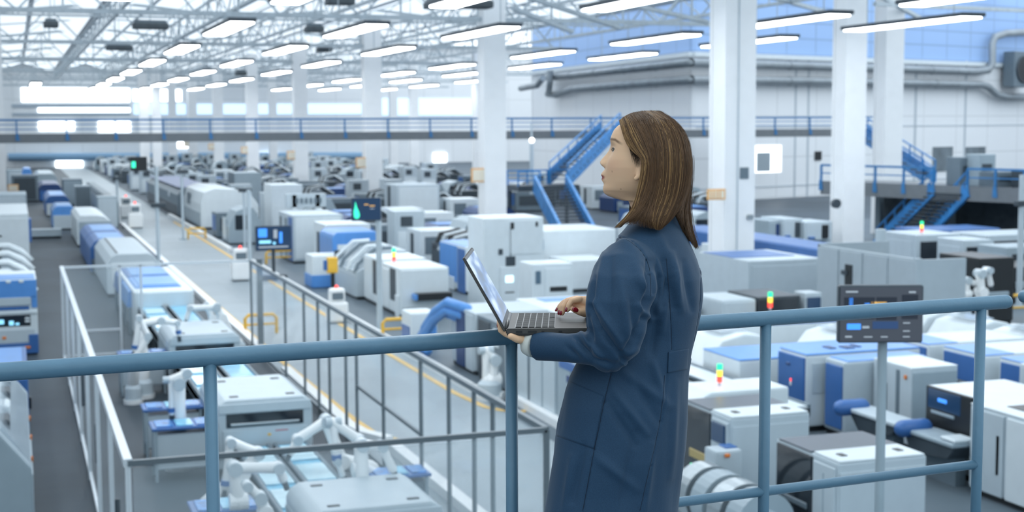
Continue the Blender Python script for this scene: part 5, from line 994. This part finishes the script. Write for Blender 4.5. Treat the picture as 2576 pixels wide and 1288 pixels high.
# hands and arms (skin)
def P3(L): return [C3(*p) for p in L]
arms = []
body.tube(P3([(1574, 700, 3.52), (1553, 850, 3.43), (1540, 876, 3.43)]), [.036, .034, .03], 14, round_=True)
body.tube(P3([(1545, 880, 3.43), (1430, 874, 3.475), (1352, 865, 3.525), (1322, 851, 3.55)]), [.03, .026, .023, .0225], 14, round_=True)
# left palm under the laptop
for dd in (3.525, 3.55, 3.575, 3.60): body.tube(P3([(1332, 851, 3.548), (1306, 846, dd), (1282, 841, dd+.002)]), [.020, .0145, .012], 10, round_=True)
for (d, q) in ((3.535, 0), (3.562, 2), (3.588, 5), (3.612, 9)):
    body.tube(P3([(1290, 842-q*.4, d), (1273, 840-q, d), (1260, 831-q, d), (1256, 816-q, d+.002)]), [.0100, .0090, .0082, .0072], 12, round_=True)
body.tube(P3([(1322, 853, 3.53), (1300, 853, 3.505), (1285, 846, 3.498)]), [.014, .010, .0085], 10, round_=True)
# right arm and hand
body.tube(P3([(1708, 700, 3.78), (1670, 782, 3.79), (1610, 795, 3.77), (1545, 788, 3.735), (1492, 770, 3.70)]), [.036, .034, .032, .027, .022], 14, round_=True)
for k_, (x0, dd) in enumerate(((1456, 3.66), (1453, 3.68), (1450, 3.70), (1448, 3.718))): body.tube(P3([(1496, 770, 3.70), (1474, 757, dd), (x0-2, 753, dd)]), [.019, .0145, .0098], 10, round_=True)
FING = [[(1458, 753, 3.655), (1438, 757, 3.648), (1431, 768, 3.645), (1427.5, 780, 3.645)],
        [(1452, 752, 3.677), (1427, 757, 3.672), (1418, 771, 3.668), (1414.5, 788, 3.668)],
        [(1448, 753, 3.70), (1420, 760, 3.697), (1412, 773, 3.694), (1408.5, 787, 3.692)],
        [(1444, 755, 3.72), (1416, 762, 3.722), (1407.5, 771, 3.722), (1402, 780, 3.722)]]
body.tube(P3([(1498, 780, 3.695), (1470, 772, 3.672), (1447, 770, 3.668)]), [.018, .0175, .0125], 12, round_=True)
for f, r in zip(FING, (.0088, .0090, .0086, .0076)): body.tube(P3(f), [r*1.08, r, r*.88, r*.72], 12, round_=True)
body.tube(P3([(1490, 778, 3.685), (1470, 785, 3.655), (1457, 784, 3.645), (1444, 779, 3.642)]), [.017, .0135, .0095, .0078], 12, round_=True)
def remesh(mb, name, voxel, smooth=2, m=None, fac=.5):
    me = bpy.data.meshes.new(name); mb.bm.to_mesh(me); mb.bm.free(); o = bpy.data.objects.new(name, me); COL.objects.link(o)
    md = o.modifiers.new('r', 'REMESH'); md.mode = 'VOXEL'; md.voxel_size = voxel; md.use_smooth_shade = True
    if smooth: sm = o.modifiers.new('s', 'SMOOTH'); sm.iterations = smooth; sm.factor = fac
    dg = bpy.context.evaluated_depsgraph_get(); ev = o.evaluated_get(dg); nm = bpy.data.meshes.new_from_object(ev); nm.name = name
    o.modifiers.clear(); o.data = nm; nm.materials.clear(); nm.materials.append(m)
    for p in nm.polygons: p.use_smooth = True
    return o
bo = remesh(body, 'body', .0026, 2, SKN)
me = bo.data; ca = me.color_attributes.new('tint', 'FLOAT_COLOR', 'POINT')
def headco(p): q = p-HC; return q.dot(hf), q.dot(hl), q.z
def zpy(py): return hz(py)-HC.z
LIPC = (.36, .055, .055); BRW = (.10, .042, .02)
lipz, browz = zpy(446), zpy(353)
def mixc(a, b, k): return tuple(a[i]*(1-k)+b[i]*k for i in range(3))
cols = []
for v in me.vertices:
    f, l, z = headco(v.co); c = SK
    if z > zpy(512) and z < .13 and f > 0:
        k_ = g(l, .021)**.6*g(z-lipz, .0098)**1.2; k_ = 0 if f < .085 else min(1, max(0, (k_-.38)*3.2)); c = mixc(c, LIPC, k_*.95)
        al = abs(l)
        if .008 < al < .062:
            zb_ = browz + .004 - (al-.02)**2*3.5 - max(0, al-.045)*.5; k_ = min(1, max(0, (g(z-zb_, .0042)-.30)*1.7))*(1 if al < .052 else max(0, 1-(al-.052)/.01)); c = mixc(c, BRW, k_*.8)
        c = mixc(c, (.62, .28, .20), .30*g(z-zpy(415), .02)*g(al-.048, .018))
        for mpx, mpy in ((1541.5, 432.6), (1563.6, 476.5)):
            pp = Wp(mpx, mpy, DH-.06); dd_ = (Vector((v.co.x, v.co.y, v.co.z))-pp); q = dd_.dot(_r)**2+dd_.z**2
            if q < .0017**2 and l > 0: c = mixc(c, (.16, .08, .05), .5)
    cols += [*c, 1]
ca.data.foreach_set('color', cols)
def adopt(o, par=W):
    o.data.transform(Matrix.Translation(-base)); o.parent = par; return o
adopt(bo)
# eyes
EW = mat('eye_white', (.72, .69, .67), .2); EI = mat('eye_iris', (.03, .018, .012), .15, coat=.5); LSH = mat('eyelash', (.012, .009, .008), .5)
fb = BVHTree.FromPolygons([v.co.copy() for v in me.vertices], [tuple(p.vertices) for p in me.polygons])
def surf(b, z):
    o = HC + hf*.2 + hl*b + _z*z - base; h_ = fb.ray_cast(o, -hf); return h_[0] if h_[0] else o - hf*.1
for s in (1, -1):
    zc = zpy(376); sc_ = surf(s*.0305, zc); c = sc_ - hf*.0113 + hl*s*.0003 - _z*.0018
    e = MB().ball(c, .0120, n=32).obj('eye', EW, W, smooth=True)
    d = (hf*.84 + hl*.52*s + _z*.14).normalized(); MB().ball(c+d*.0056, .0070, n=20).obj('iris', EI, e, smooth=True)
    ub = MB()
    for dz, r0 in ((.0046, .0010), (-.0040, .0004)):
        P_ = []
        for k_ in range(11):
            u = (k_/10-.5)*2; P_.append(surf(s*(.0315+u*.0125), zc + dz*(1-u*u) + .0012*u) + hf*.0004)
        P_[-1] = P_[-1] + hl*s*.001
        ub.tube(P_, [r0*(1.1-.5*abs(k_/5-1)) for k_ in range(11)], 6)
    P_ = [surf(s*(.0315+(k_/10-.5)*.027), zc + .0082 - ((k_/10-.5)*2)**2*.0035) + hf*.0001 for k_ in range(11)]
    ub.obj('eyelid_line', LSH, W)
    lb = MB()
    for k_ in range(16):
        u = (k_/15-.5)*2; p = surf(s*(.0315+u*.0125), zc+.0046*(1-u*u)+.0012*u) + hf*.0006
        lb.tube([p, p+hf*.0022+hl*s*u*.0012+_z*.0002, p+hf*.0036+hl*s*u*.0022+_z*.0014], [.00016, .00013, .00005], 4)
    lb.obj('eyelashes', LSH, W)
# finger nails
NL = mat('nail_red', (.28, .008, .015), .12, coat=1)
def nail(p0, p1, r, up):
    a, b = C3(*p0), C3(*p1); d = (b-a).normalized(); n = (up - d*up.dot(d)).normalized(); c = b - d*r*.25 + n*r*.55; sd = d.cross(n); m = MB()
    g_ = bmesh.ops.create_uvsphere(m.bm, u_segments=14, v_segments=10, radius=1)
    for v in g_['verts']: v.co = c + d*v.co.x*r*1.15 + sd*v.co.y*r*.78 + n*v.co.z*r*.38 - base
    m.obj('fingernail', NL, W, smooth=True)
for f, r in zip(FING, (.0075, .0075, .0072, .0065)): nail(f[2], f[3], r, _z*.55 - _r*.7 - _fh*.35)
nail((1457, 784, 3.643), (1443.5, 778.5, 3.639), .0086, _z*.30 - _fh*1.0)
nail((1260, 831, 3.535), (1256, 818, 3.537), .0072, -_r*.6 - _fh*.8)
# ---------------------------------------------------------------- coat
CT = bpy.data.materials.new('navy_cotton_twill'); CT.use_nodes = True; tr = CT.node_tree; bs = tr.nodes['Principled BSDF']; bs.inputs['Roughness'].default_value = .72
bs.inputs['Sheen Weight'].default_value = .15; bs.inputs['Sheen Roughness'].default_value = .4; bs.inputs['Specular IOR Level'].default_value = .35
tc = tr.nodes.new('ShaderNodeTexCoord'); n1 = tr.nodes.new('ShaderNodeTexNoise'); n1.inputs['Scale'].default_value = 420; n1.inputs['Detail'].default_value = 2
n2 = tr.nodes.new('ShaderNodeTexNoise'); n2.inputs['Scale'].default_value = 5; n2.inputs['Detail'].default_value = 3
cr = tr.nodes.new('ShaderNodeValToRGB'); cr.color_ramp.elements[0].color = (.0095, .035, .074, 1); cr.color_ramp.elements[1].color = (.017, .055, .111, 1); cr.color_ramp.elements[0].position = .3; cr.color_ramp.elements[1].position = .7
mxn = tr.nodes.new('ShaderNodeMath'); mxn.operation = 'MULTIPLY_ADD'; mxn.inputs[1].default_value = .6; ad = tr.nodes.new('ShaderNodeMath'); ad.operation = 'MULTIPLY'; ad.inputs[1].default_value = .4
bp = tr.nodes.new('ShaderNodeBump'); bp.inputs['Strength'].default_value = .18; bp.inputs['Distance'].default_value = .001
tr.links.new(tc.outputs['Object'], n1.inputs[0]); tr.links.new(tc.outputs['Object'], n2.inputs[0]); tr.links.new(n2.outputs[0], ad.inputs[0]); tr.links.new(n1.outputs[0], mxn.inputs[0]); tr.links.new(ad.outputs[0], mxn.inputs[2])
tr.links.new(mxn.outputs[0], cr.inputs[0]); tr.links.new(cr.outputs[0], bs.inputs['Base Color']); tr.links.new(n1.outputs[0], bp.inputs['Height']); tr.links.new(bp.outputs[0], bs.inputs['Normal'])
coat = MB()
CR = [crow(*q) for q in CRP]
rings(CR, coat.bm, 64)
# sleeves
coat.tube(P3([(1604, 640, 3.59), (1580, 668, 3.535), (1567, 700, 3.49), (1559, 740, 3.457), (1553, 780, 3.435), (1549, 830, 3.425), (1544, 868, 3.42), (1530, 888, 3.425)]), [.050, .067, .0785, .0815, .079, .074, .064, .050], 32, round_=True)
coat.tube(P3([(1556, 862, 3.42), (1520, 876, 3.43), (1470, 877, 3.45), (1425, 874, 3.475), (1385, 871, 3.50), (1350, 869, 3.522)]), [.062, .052, .0415, .0365, .0365, .0372], 32)
coat.tube(P3([(1690, 640, 3.74), (1711, 690, 3.78), (1703, 745, 3.80), (1670, 782, 3.79), (1610, 795, 3.77), (1550, 788, 3.735), (1500, 776, 3.705)]), [.05, .060, .060, .056, .050, .042, .036], 24, round_=True)
co_ = remesh(coat, 'coat', .0042, 7, CT, .5)
me = co_.data
# folds and seams: strokes in the picture plane of the near side -> displacement along the normal
def W2P(p):
    q = p-EYE; d = q.dot(FW); return 1288+F*q.dot(RT)/d, 644-F*q.dot(UP)/d
RID = [  # (x0,y0,x1,y1, sigma px, height mm)  + = ridge, - = groove
    (1632, 660, 1622, 800, 9, -16), (1622, 800, 1560, 915, 9, -12), (1640, 690, 1655, 800, 10, 7), (1600, 668, 1618, 740, 12, 7), (1560, 600, 1600, 640, 12, 4),
    (1482, 770, 1512, 830, 6, -5), (1512, 830, 1570, 905, 8, -7), (1495, 760, 1560, 860, 8, 6), (1478, 800, 1488, 880, 7, -6), (1446, 848, 1490, 905, 7, -7), (1462, 838, 1512, 900, 7, 6), (1425, 872, 1455, 905, 8, -4),
    (1520, 640, 1500, 760, 8, 4), (1538, 650, 1530, 790, 10, -4), (1560, 700, 1580, 850, 12, 5), (1590, 760, 1600, 850, 9, -4), (1500, 700, 1483, 790, 7, -4),
    (1690, 640, 1714, 780, 10, 5), (1668, 660, 1690, 770, 10, -5), (1680, 700, 1665, 830, 10, 5), (1655, 800, 1640, 900, 10, -5), (1720, 660, 1740, 780, 8, -4), (1655, 590, 1700, 700, 12, 4),
    (1540, 980, 1625, 1090, 10, 5), (1525, 1010, 1600, 1120, 9, -4), (1600, 960, 1655, 1060, 11, -4), (1500, 1150, 1600, 1230, 12, 4), (1640, 900, 1665, 1000, 10, 4), (1560, 930, 1680, 1020, 12, 4),
    (1420, 1000, 1405, 1090, 8, -3), (1440, 1150, 1420, 1288, 10, 4), (1470, 1120, 1440, 1260, 9, -4), (1600, 1090, 1560, 1288, 12, -4), (1640, 1120, 1620, 1288, 12, 4), (1700, 960, 1690, 1200, 10, 3),
    (1657, 700, 1646, 790, 8, -7), (1682, 700, 1668, 768, 7, -7), (1692, 690, 1703, 765, 7, 5), (1598, 700, 1630, 745, 8, 4), (1608, 768, 1640, 806, 7, 5), (1640, 640, 1668, 700, 9, 4), (1560, 905, 1600, 880, 8, 4), (1500, 905, 1540, 918, 7, -4),
    # seams (narrow grooves)
    (1512, 600, 1530, 594, 2.2, -2.6), (1530, 594, 1560, 597, 2.2, -2.6), (1560, 597, 1590, 610, 2.2, -2.8), (1590, 610, 1612, 630, 2.2, -2.8), (1612, 630, 1628, 652, 2.2, -2.8), (1628, 652, 1637, 690, 2.4, -3), (1637, 690, 1639, 740, 2.4, -3),
    (1676, 640, 1686, 760, 2.0, -1.6), (1686, 760, 1690, 880, 2.0, -1.6), (1678, 940, 1662, 1060, 2.2, -2.2), (1662, 1060, 1636, 1170, 2.2, -2.2), (1636, 1170, 1610, 1288, 2.2, -2), (1538, 935, 1520, 1010, 2.2, -2.8), (1520, 1010, 1495, 1130, 2.4, -2.8), (1495, 1130, 1466, 1288, 2.4, -2.8),
    (1740, 560, 1764, 680, 2.0, -1.6), (1764, 680, 1762, 780, 2, -1.6), (1762, 780, 1740, 900, 2, -1.6), (1585, 560, 1600, 562, 2, -1.6)]
segs = [(Vector((a, b)), Vector((c, d)), s, h*.001) for a, b, c, d, s, h in RID]
segs = [(a, b, s, h*(1.0 if abs(h) > .0099 else (1.9 if s > 3 else 1.3))) for a, b, s, h in segs]
nrm = [v.normal.copy() for v in me.vertices]
for i, v in enumerate(me.vertices):
    n = nrm[i]; dz = 0
    x, y = W2P(v.co)
    if n.dot(FW) < .15:
        P_ = Vector((x, y))
        for a, b, s, h in segs:
            ab = b-a; k_ = max(0, min(1, (P_-a).dot(ab)/ab.length_squared)); q = (P_-(a+ab*k_)).length
            if q < s*2.6: dz += h*math.exp(-(q/s)**2)*(1 if s < 3 else (.35+.65*math.sin(math.pi*min(1, max(0, k_*.9+.05)))))
    p = v.co*7.5; f1 = noise.noise(Vector((p.x+3, p.y, p.z*.55))); f2 = noise.noise(Vector((v.co.x*19, v.co.y*19, v.co.z*9)))
    lo = min(1, max(0, (v.co.z-5.0)*1.2+.6)); dz += .0045*f1 + .0018*f2 + .003*math.sin(40*(v.co.x*.4+v.co.y*.3)+6*f1)*max(0, 1-lo)
    hang = noise.noise(Vector((v.co.x*11, v.co.y*11, v.co.z*1.6))); dz += .006*hang*min(1, max(0, (5.35-v.co.z)*1.6))
    v.co += n*dz
me.update()
bvh = BVHTree.FromPolygons([v.co.copy() for v in me.vertices], [tuple(p.vertices) for p in me.polygons])
def patch(name, quad, n=26, off=.0022, th=.002, m=CT):
    """sheet laid on the coat inside a picture-plane quad; real cloth thickness"""
    a, b, c, d = [Vector(q) for q in quad]; G_ = []
    for i in range(n+1):
        row = []
        for j in range(n+1):
            u, w = i/n, j/n; q = (a*(1-u)+b*u)*(1-w) + (d*(1-u)+c*u)*w; r = ray(q.x, q.y).normalized(); hit_ = bvh.ray_cast(EYE, r)
            row.append(hit_[0]-r*off if hit_[0] else None)
        G_.append(row)
    mb = MB(); ok = all(p is not None and (p-G_[0][0]).length < .6 for r in G_ for p in r)
    if not ok: return None
    nn = -FW
    Vt = [[mb.bm.verts.new(p-base) for p in r] for r in G_]; Vb = [[mb.bm.verts.new(p+FW*(th+.003)-base) for p in r] for r in G_]
    for i in range(n):
        for j in range(n):
            mb.bm.faces.new((Vt[i][j], Vt[i+1][j], Vt[i+1][j+1], Vt[i][j+1])); mb.bm.faces.new((Vb[i][j+1], Vb[i+1][j+1], Vb[i+1][j], Vb[i][j]))
    for i in range(n):
        mb.bm.faces.new((Vt[i][0], Vb[i][0], Vb[i+1][0], Vt[i+1][0])); mb.bm.faces.new((Vt[i+1][n], Vb[i+1][n], Vb[i][n], Vt[i][n]))
        mb.bm.faces.new((Vt[0][i+1], Vb[0][i+1], Vb[0][i], Vt[0][i])); mb.bm.faces.new((Vt[n][i], Vb[n][i], Vb[n][i+1], Vt[n][i+1]))
    o = mb.obj(name, m, co_, smooth=True); return o
adopt(co_)
patch('pocket', [(1430, 957), (1519, 996), (1494, 1129), (1400, 1097)], off=.0018)
patch('pocket_band', [(1436, 926), (1527, 965), (1519, 999), (1429, 959)], off=.0034)
patch('half_belt', [(1682, 886), (1733, 877), (1729, 929), (1680, 938)], n=20, off=.0034)
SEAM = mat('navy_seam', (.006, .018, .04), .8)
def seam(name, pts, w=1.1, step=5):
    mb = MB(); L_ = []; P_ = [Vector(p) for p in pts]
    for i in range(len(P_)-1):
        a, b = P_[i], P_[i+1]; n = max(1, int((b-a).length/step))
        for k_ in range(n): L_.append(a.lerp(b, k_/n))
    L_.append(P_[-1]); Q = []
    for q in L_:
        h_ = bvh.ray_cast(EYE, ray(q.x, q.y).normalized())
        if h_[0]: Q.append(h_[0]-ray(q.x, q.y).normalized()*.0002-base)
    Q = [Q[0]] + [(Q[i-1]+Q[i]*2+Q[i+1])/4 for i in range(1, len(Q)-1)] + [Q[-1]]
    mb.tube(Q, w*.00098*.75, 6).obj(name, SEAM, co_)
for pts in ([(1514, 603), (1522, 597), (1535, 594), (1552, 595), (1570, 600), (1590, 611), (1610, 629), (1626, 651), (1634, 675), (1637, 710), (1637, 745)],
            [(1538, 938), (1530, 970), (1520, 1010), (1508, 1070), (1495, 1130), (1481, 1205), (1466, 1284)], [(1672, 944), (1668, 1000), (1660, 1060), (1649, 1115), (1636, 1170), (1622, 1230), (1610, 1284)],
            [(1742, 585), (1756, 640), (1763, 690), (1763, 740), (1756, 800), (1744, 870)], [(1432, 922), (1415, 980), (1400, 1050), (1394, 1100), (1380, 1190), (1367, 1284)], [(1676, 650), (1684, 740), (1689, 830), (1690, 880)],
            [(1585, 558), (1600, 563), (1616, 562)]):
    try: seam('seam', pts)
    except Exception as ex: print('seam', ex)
CUF = mat('cream_shirt_cuff', (.66, .64, .58), .7)
MB().tube([p-base for p in P3([(1349, 866, 3.524), (1338, 863, 3.533), (1329, 860, 3.54)])], [.0345, .035, .0325], 32).obj('shirt_cuff', CUF, W, smooth=True)
# collar band of the coat
cb = C3(1655, 556, 3.67)
TRS = mat('dark_trousers', (.02, .022, .03), .7)
for s in (1, -1):
    hp = Cw(.30, 3.62, 0) + tl*s*.085; hp.z = 0
    MB().tube([Vector((hp.x, hp.y, 5.05))-base, Vector((hp.x, hp.y, 4.8))-base, Vector((hp.x, hp.y, 4.42))-base], [.09, .075, .06], 20).obj('trouser_leg', TRS, W, smooth=True)
    sh = MB().box(-.045, -.10, 0, .045, .16, .075, .025, 3).obj('shoe', BK, W); sh.location = Vector((hp.x, hp.y, ZP))-base; sh.rotation_euler = (0, 0, math.atan2(tf.y, tf.x)-math.pi/2)
# ---------------------------------------------------------------- hair
GD_ = [  # px, py, cm towards the camera
 [(1559, 303, 1.2), (1565, 322, 4.2), (1573, 348, 6.2), (1584, 371, 7.3), (1599, 387, 8.1), (1610, 396, 8.6), (1615, 408, 8.8), (1612, 440, 8.8), (1602, 490, 8.5), (1590, 525, 8.6), (1570, 550, 9.0), (1545, 574, 9.4)],
 [(1572, 293, 1.1), (1581, 314, 4.8), (1592, 343, 7.0), (1606, 370, 8.2), (1618, 390, 8.9), (1624, 404, 9.1), (1624, 425, 9.1), (1619, 455, 9.0), (1608, 500, 9.0), (1597, 530, 9.3), (1578, 552, 9.8), (1556, 574, 10.2)],
 [(1590, 284, 1.0), (1604, 305, 4.8), (1619, 334, 7.2), (1630, 362, 8.6), (1637, 388, 9.1), (1640, 410, 9.3), (1639, 440, 9.3), (1633, 472, 9.3), (1620, 508, 9.6), (1606, 532, 10.4), (1590, 548, 10.9), (1570, 566, 11.2)],
 [(1612, 280, .8), (1634, 303, 4.8), (1648, 334, 7.4), (1656, 364, 8.8), (1659, 392, 9.3), (1660, 420, 9.5), (1657, 452, 9.5), (1651, 486, 9.6), (1643, 515, 9.9), (1638, 538, 10.8), (1636, 556, 11.6), (1643, 577, 11.8)],
 [(1628, 279, .5), (1659, 302, 4.4), (1675, 334, 6.9), (1683, 364, 8.1), (1686, 394, 8.8), (1686, 424, 9.0), (1684, 456, 9.1), (1679, 488, 9.2), (1671, 515, 9.5), (1662, 538, 10.3), (1655, 558, 11.1), (1652, 579, 11.3)],
 [(1642, 279, .2), (1680, 303, 3.6), (1700, 337, 5.4), (1708, 368, 6.4), (1711, 398, 7.0), (1711, 428, 7.2), (1708, 460, 7.4), (1702, 490, 7.6), (1694, 515, 8.2), (1683, 538, 9.2), (1672, 560, 10.1), (1662, 579, 10.4)],
 [(1652, 279.5, 0), (1697, 309, 2.0), (1718, 344, 3.0), (1726, 374, 3.8), (1730, 404, 4.2), (1729, 433, 4.4), (1725, 462, 4.7), (1718, 490, 5.2), (1709, 515, 6.0), (1700, 534, 7.0), (1690, 550, 8.0), (1680, 562, 8.6)],
 [(1658, 280, -.4), (1705, 314, .2), (1726, 348, .4), (1734, 378, .4), (1737, 408, .4), (1736, 436, .6), (1732, 462, 1.0), (1725, 486, 1.8), (1717, 506, 3.0), (1711, 520, 4.2), (1706, 532, 5.2), (1700, 542, 6.0)],
 [(1660, 281, -.8), (1708, 317, -1.4), (1729, 352, -2.0), (1736, 382, -2.2), (1739, 410, -2.4), (1738, 440, -2.6), (1735, 470, -2.8), (1730, 502, -3.0), (1727, 535, -3.0), (1731, 565, -2.8), (1739, 595, -2.4), (1750, 624, -2.0)],
 [(1658, 281, -1.2), (1702, 316, -4.0), (1722, 352, -5.6), (1729, 384, -6.4), (1732, 412, -6.8), (1732, 440, -7.0), (1732, 470, -7.0), (1732, 502, -7.0), (1733, 535, -6.4), (1737, 565, -5.6), (1743, 592, -4.8), (1752, 618, -4.0)],
 [(1640, 280, -1.4), (1668, 312, -5.6), (1684, 350, -8.0), (1690, 384, -9.0), (1692, 414, -9.4), (1692, 444, -9.5), (1690, 474, -9.6), (1690, 505, -9.8), (1690, 535, -10.2), (1692, 560, -10.6), (1696, 580, -11.0), (1700, 600, -11.4)],
 [(1605, 283, -1.3), (1622, 312, -5.8), (1634, 348, -8.2), (1640, 382, -9.3), (1643, 412, -9.6), (1643, 442, -9.7), (1641, 472, -9.8), (1638, 505, -10), (1636, 535, -10.6), (1634, 560, -11.2), (1634, 580, -11.8), (1636, 600, -12.2)],
 [(1575, 293, -1.0), (1588, 318, -5.2), (1598, 350, -7.8), (1606, 382, -8.9), (1612, 412, -9.3), (1612, 442, -9.4), (1608, 472, -9.5), (1602, 505, -9.8), (1598, 535, -10.4), (1596, 560, -11), (1596, 580, -11.6), (1598, 598, -12)],
 [(1560, 303, -.4), (1572, 326, -4.4), (1582, 354, -6.8), (1590, 384, -8.2), (1596, 412, -8.7), (1594, 442, -8.9), (1590, 472, -9.1), (1586, 505, -9.4), (1584, 535, -10), (1584, 560, -10.6), (1586, 578, -11), (1588, 592, -11.4)]]
GP = [[Wp(x, y, DH - c_/100) for x, y, c_ in gd] for gd in GD_]
def cat(L, t_):
    n = len(L)-1; i = min(n-1, max(0, int(t_*n))); f = t_*n-i; p0, p1, p2, p3 = L[max(0, i-1)], L[i], L[i+1], L[min(n, i+2)]
    return ((p1*2) + (p2-p0)*f + (p0*2-p1*5+p2*4-p3)*f*f + (p1*3-p0-p2*3+p3)*f*f*f)*.5
def hairpt(u, t_):
    """u along the guides 0..len-1, t_ from parting to tip"""
    n = len(GP)-1; i = min(n-1, max(0, int(u))); f = u-i
    q = [cat(GP[max(0, min(n, i+k_))], t_) for k_ in (-1, 0, 1, 2)]
    return ((q[1]*2) + (q[2]-q[0])*f + (q[0]*2-q[1]*5+q[2]*4-q[3])*f*f + (q[1]*3-q[0]-q[2]*3+q[3])*f*f*f)*.5
HCN = Wp(1640, 400, DH)
def inset(p, k_):
    q = p - Vector((HCN.x, HCN.y, p.z)); q2 = q.normalized()*k_ if q.length > k_ else q; r = p - q2
    if p.z > HCN.z+.06: r.z -= k_*min(1, (p.z-HCN.z-.06)/.05)
    return r
HM = bpy.data.materials.new('brown_hair'); HM.use_nodes = True; tr = HM.node_tree; bs = tr.nodes['Principled BSDF']; bs.inputs['Roughness'].default_value = .38; bs.inputs['Specular IOR Level'].default_value = .26
bs.inputs['Anisotropic'].default_value = .6; at = tr.nodes.new('ShaderNodeAttribute'); at.attribute_name = 'tone'; tr.links.new(at.outputs['Color'], bs.inputs['Base Color'])
DARK, MID, GOLD = (.036, .018, .009), (.118, .058, .025), (.44, .25, .10)
hb = MB(); U = len(GP)-1; NU, NT = 150, 60
tails = lambda u: 1.0
rows = [[inset(hairpt(U*i/NU, j/NT*.93), .007) for j in range(NT+1)] for i in range(NU+1)]
Vt = [[hb.bm.verts.new(p-base) for p in r] for r in rows]
rows2 = [[inset(hairpt(U*i/NU, j/NT*.93), .014) for j in range(NT+1)] for i in range(NU+1)]
Vb = [[hb.bm.verts.new(p-base) for p in r] for r in rows2]
gapu = 7.55                                                        # the parting between the back locks over the shoulder
for i in range(NU):
    for j in range(NT):
        uu = U*i/NU
        if 7.25 < uu < 7.75 and j > NT*.66: continue
        hb.bm.faces.new((Vt[i][j], Vt[i+1][j], Vt[i+1][j+1], Vt[i][j+1])); hb.bm.faces.new((Vb[i][j+1], Vb[i+1][j+1], Vb[i+1][j], Vb[i][j]))
for i in range(NU): hb.bm.faces.new((Vt[i+1][0], Vt[i][0], Vb[i][0], Vb[i+1][0]))
for i in range(NU): hb.bm.faces.new((Vt[i][NT], Vt[i+1][NT], Vb[i+1][NT], Vb[i][NT]))
for i in (0, NU):
    for j in range(NT): hb.bm.faces.new((Vt[i][j], Vt[i][j+1], Vb[i][j+1], Vb[i][j]))
# fills the crown along the parting
cr_ = [Vt[i][0] for i in range(NU+1)]
try: hb.bm.faces.new(cr_)
except Exception: pass
nbase = len(hb.bm.verts)
tone = {}
hb.bm.verts.ensure_lookup_table()
lay = hb.bm.verts.layers.float_color.new('tone')
for v in hb.bm.verts: v[lay] = (*mixc(DARK, MID, .45), 1)
rh = random.Random(5)
def strand(u, t0, t1, off, r, col, jit=.0, n=13, du=0.):
    ph = rh.uniform(0, 6.28); a_ = rh.uniform(.0003, .0016); P_ = []
    for k_ in range(n):
        t_ = t0+(t1-t0)*k_/(n-1); uu = max(0, min(U, u+du*t_*t_ + .02*math.sin(ph+t_*7))); p = hairpt(uu, min(1, t_))
        p = inset(p, -off*(.5+.5*min(1, t_*5))) if off > 0 else inset(p, -off)
        p = p + _r*a_*math.sin(ph+t_*5) + _z*0; P_.append(p-base)
    rr_ = [r*min(1, .55+k_*.2)*(1 if k_ < n-3 else (.75, .45, .12)[k_-n+3]) for k_ in range(n)]
    nb = len(hb.bm.verts); hb.tube(P_, rr_, 4, caps=False); hb.bm.verts.ensure_lookup_table()
    for i in range(nb, len(hb.bm.verts)): hb.bm.verts[i][lay] = (*col, 1)
for k_ in range(7600):
    u = rh.uniform(0, U) if rh.random() < .35 else rh.uniform(0, 8.9)
    # golden streaks cluster in a few bands
    gk = max(.95*g(u-.35, .45), .8*g(u-1.15, .22), .42*g(u-4.1, .35), .40*g(u-5.0, .2), .25*g(u-3.2, .2)); x_ = rh.random()
    c = mixc(MID, GOLD, rh.uniform(.15, .9)) if x_ < gk*.8 else mixc(DARK, MID, rh.uniform(.2, 1.4))
    if 7.3 < u < 7.7: u = 7.28 if u < 7.5 else 7.72
    t1 = rh.uniform(.93, 1.0) if rh.random() < .8 else rh.uniform(.6, .95)
    strand(u, rh.uniform(0, .012), t1, rh.uniform(-.006, .0022), rh.uniform(.0004, .00085), c, du=rh.uniform(-.16, .16))
for k_ in range(75):  # fine sideburn hair before the ear
    f_ = rh.random(); p0 = Wp(1583+f_*26+rh.uniform(-2, 2), 372+f_*16, DH-.073); x1, y1 = 1592+f_*16+rh.uniform(-3, 3), rh.uniform(394, 424)*(1 if f_ > .4 else .98); p2 = Wp(x1, y1, DH-.0745)
    P_ = [p0-base, p0.lerp(p2, .5)-base+hl*.0022, p2-base]; nb = len(hb.bm.verts); hb.tube(P_, [.0004, .0003, .00008], 4, caps=False); hb.bm.verts.ensure_lookup_table()
    for i in range(nb, len(hb.bm.verts)): hb.bm.verts[i][lay] = (*DARK, 1)
for k_ in range(34):   # loose fly-away hairs at the crown and back
    u = rh.uniform(0, 9); strand(u, 0, rh.uniform(.15, .5), rh.uniform(.003, .007), .00028, MID, n=9)
for k_ in range(14): strand(rh.uniform(8, 9), .3, 1.0, rh.uniform(.002, .010), .0003, MID, n=13, du=rh.uniform(-.3, .5))
ho = hb.obj('hair', HM, W, smooth=True)
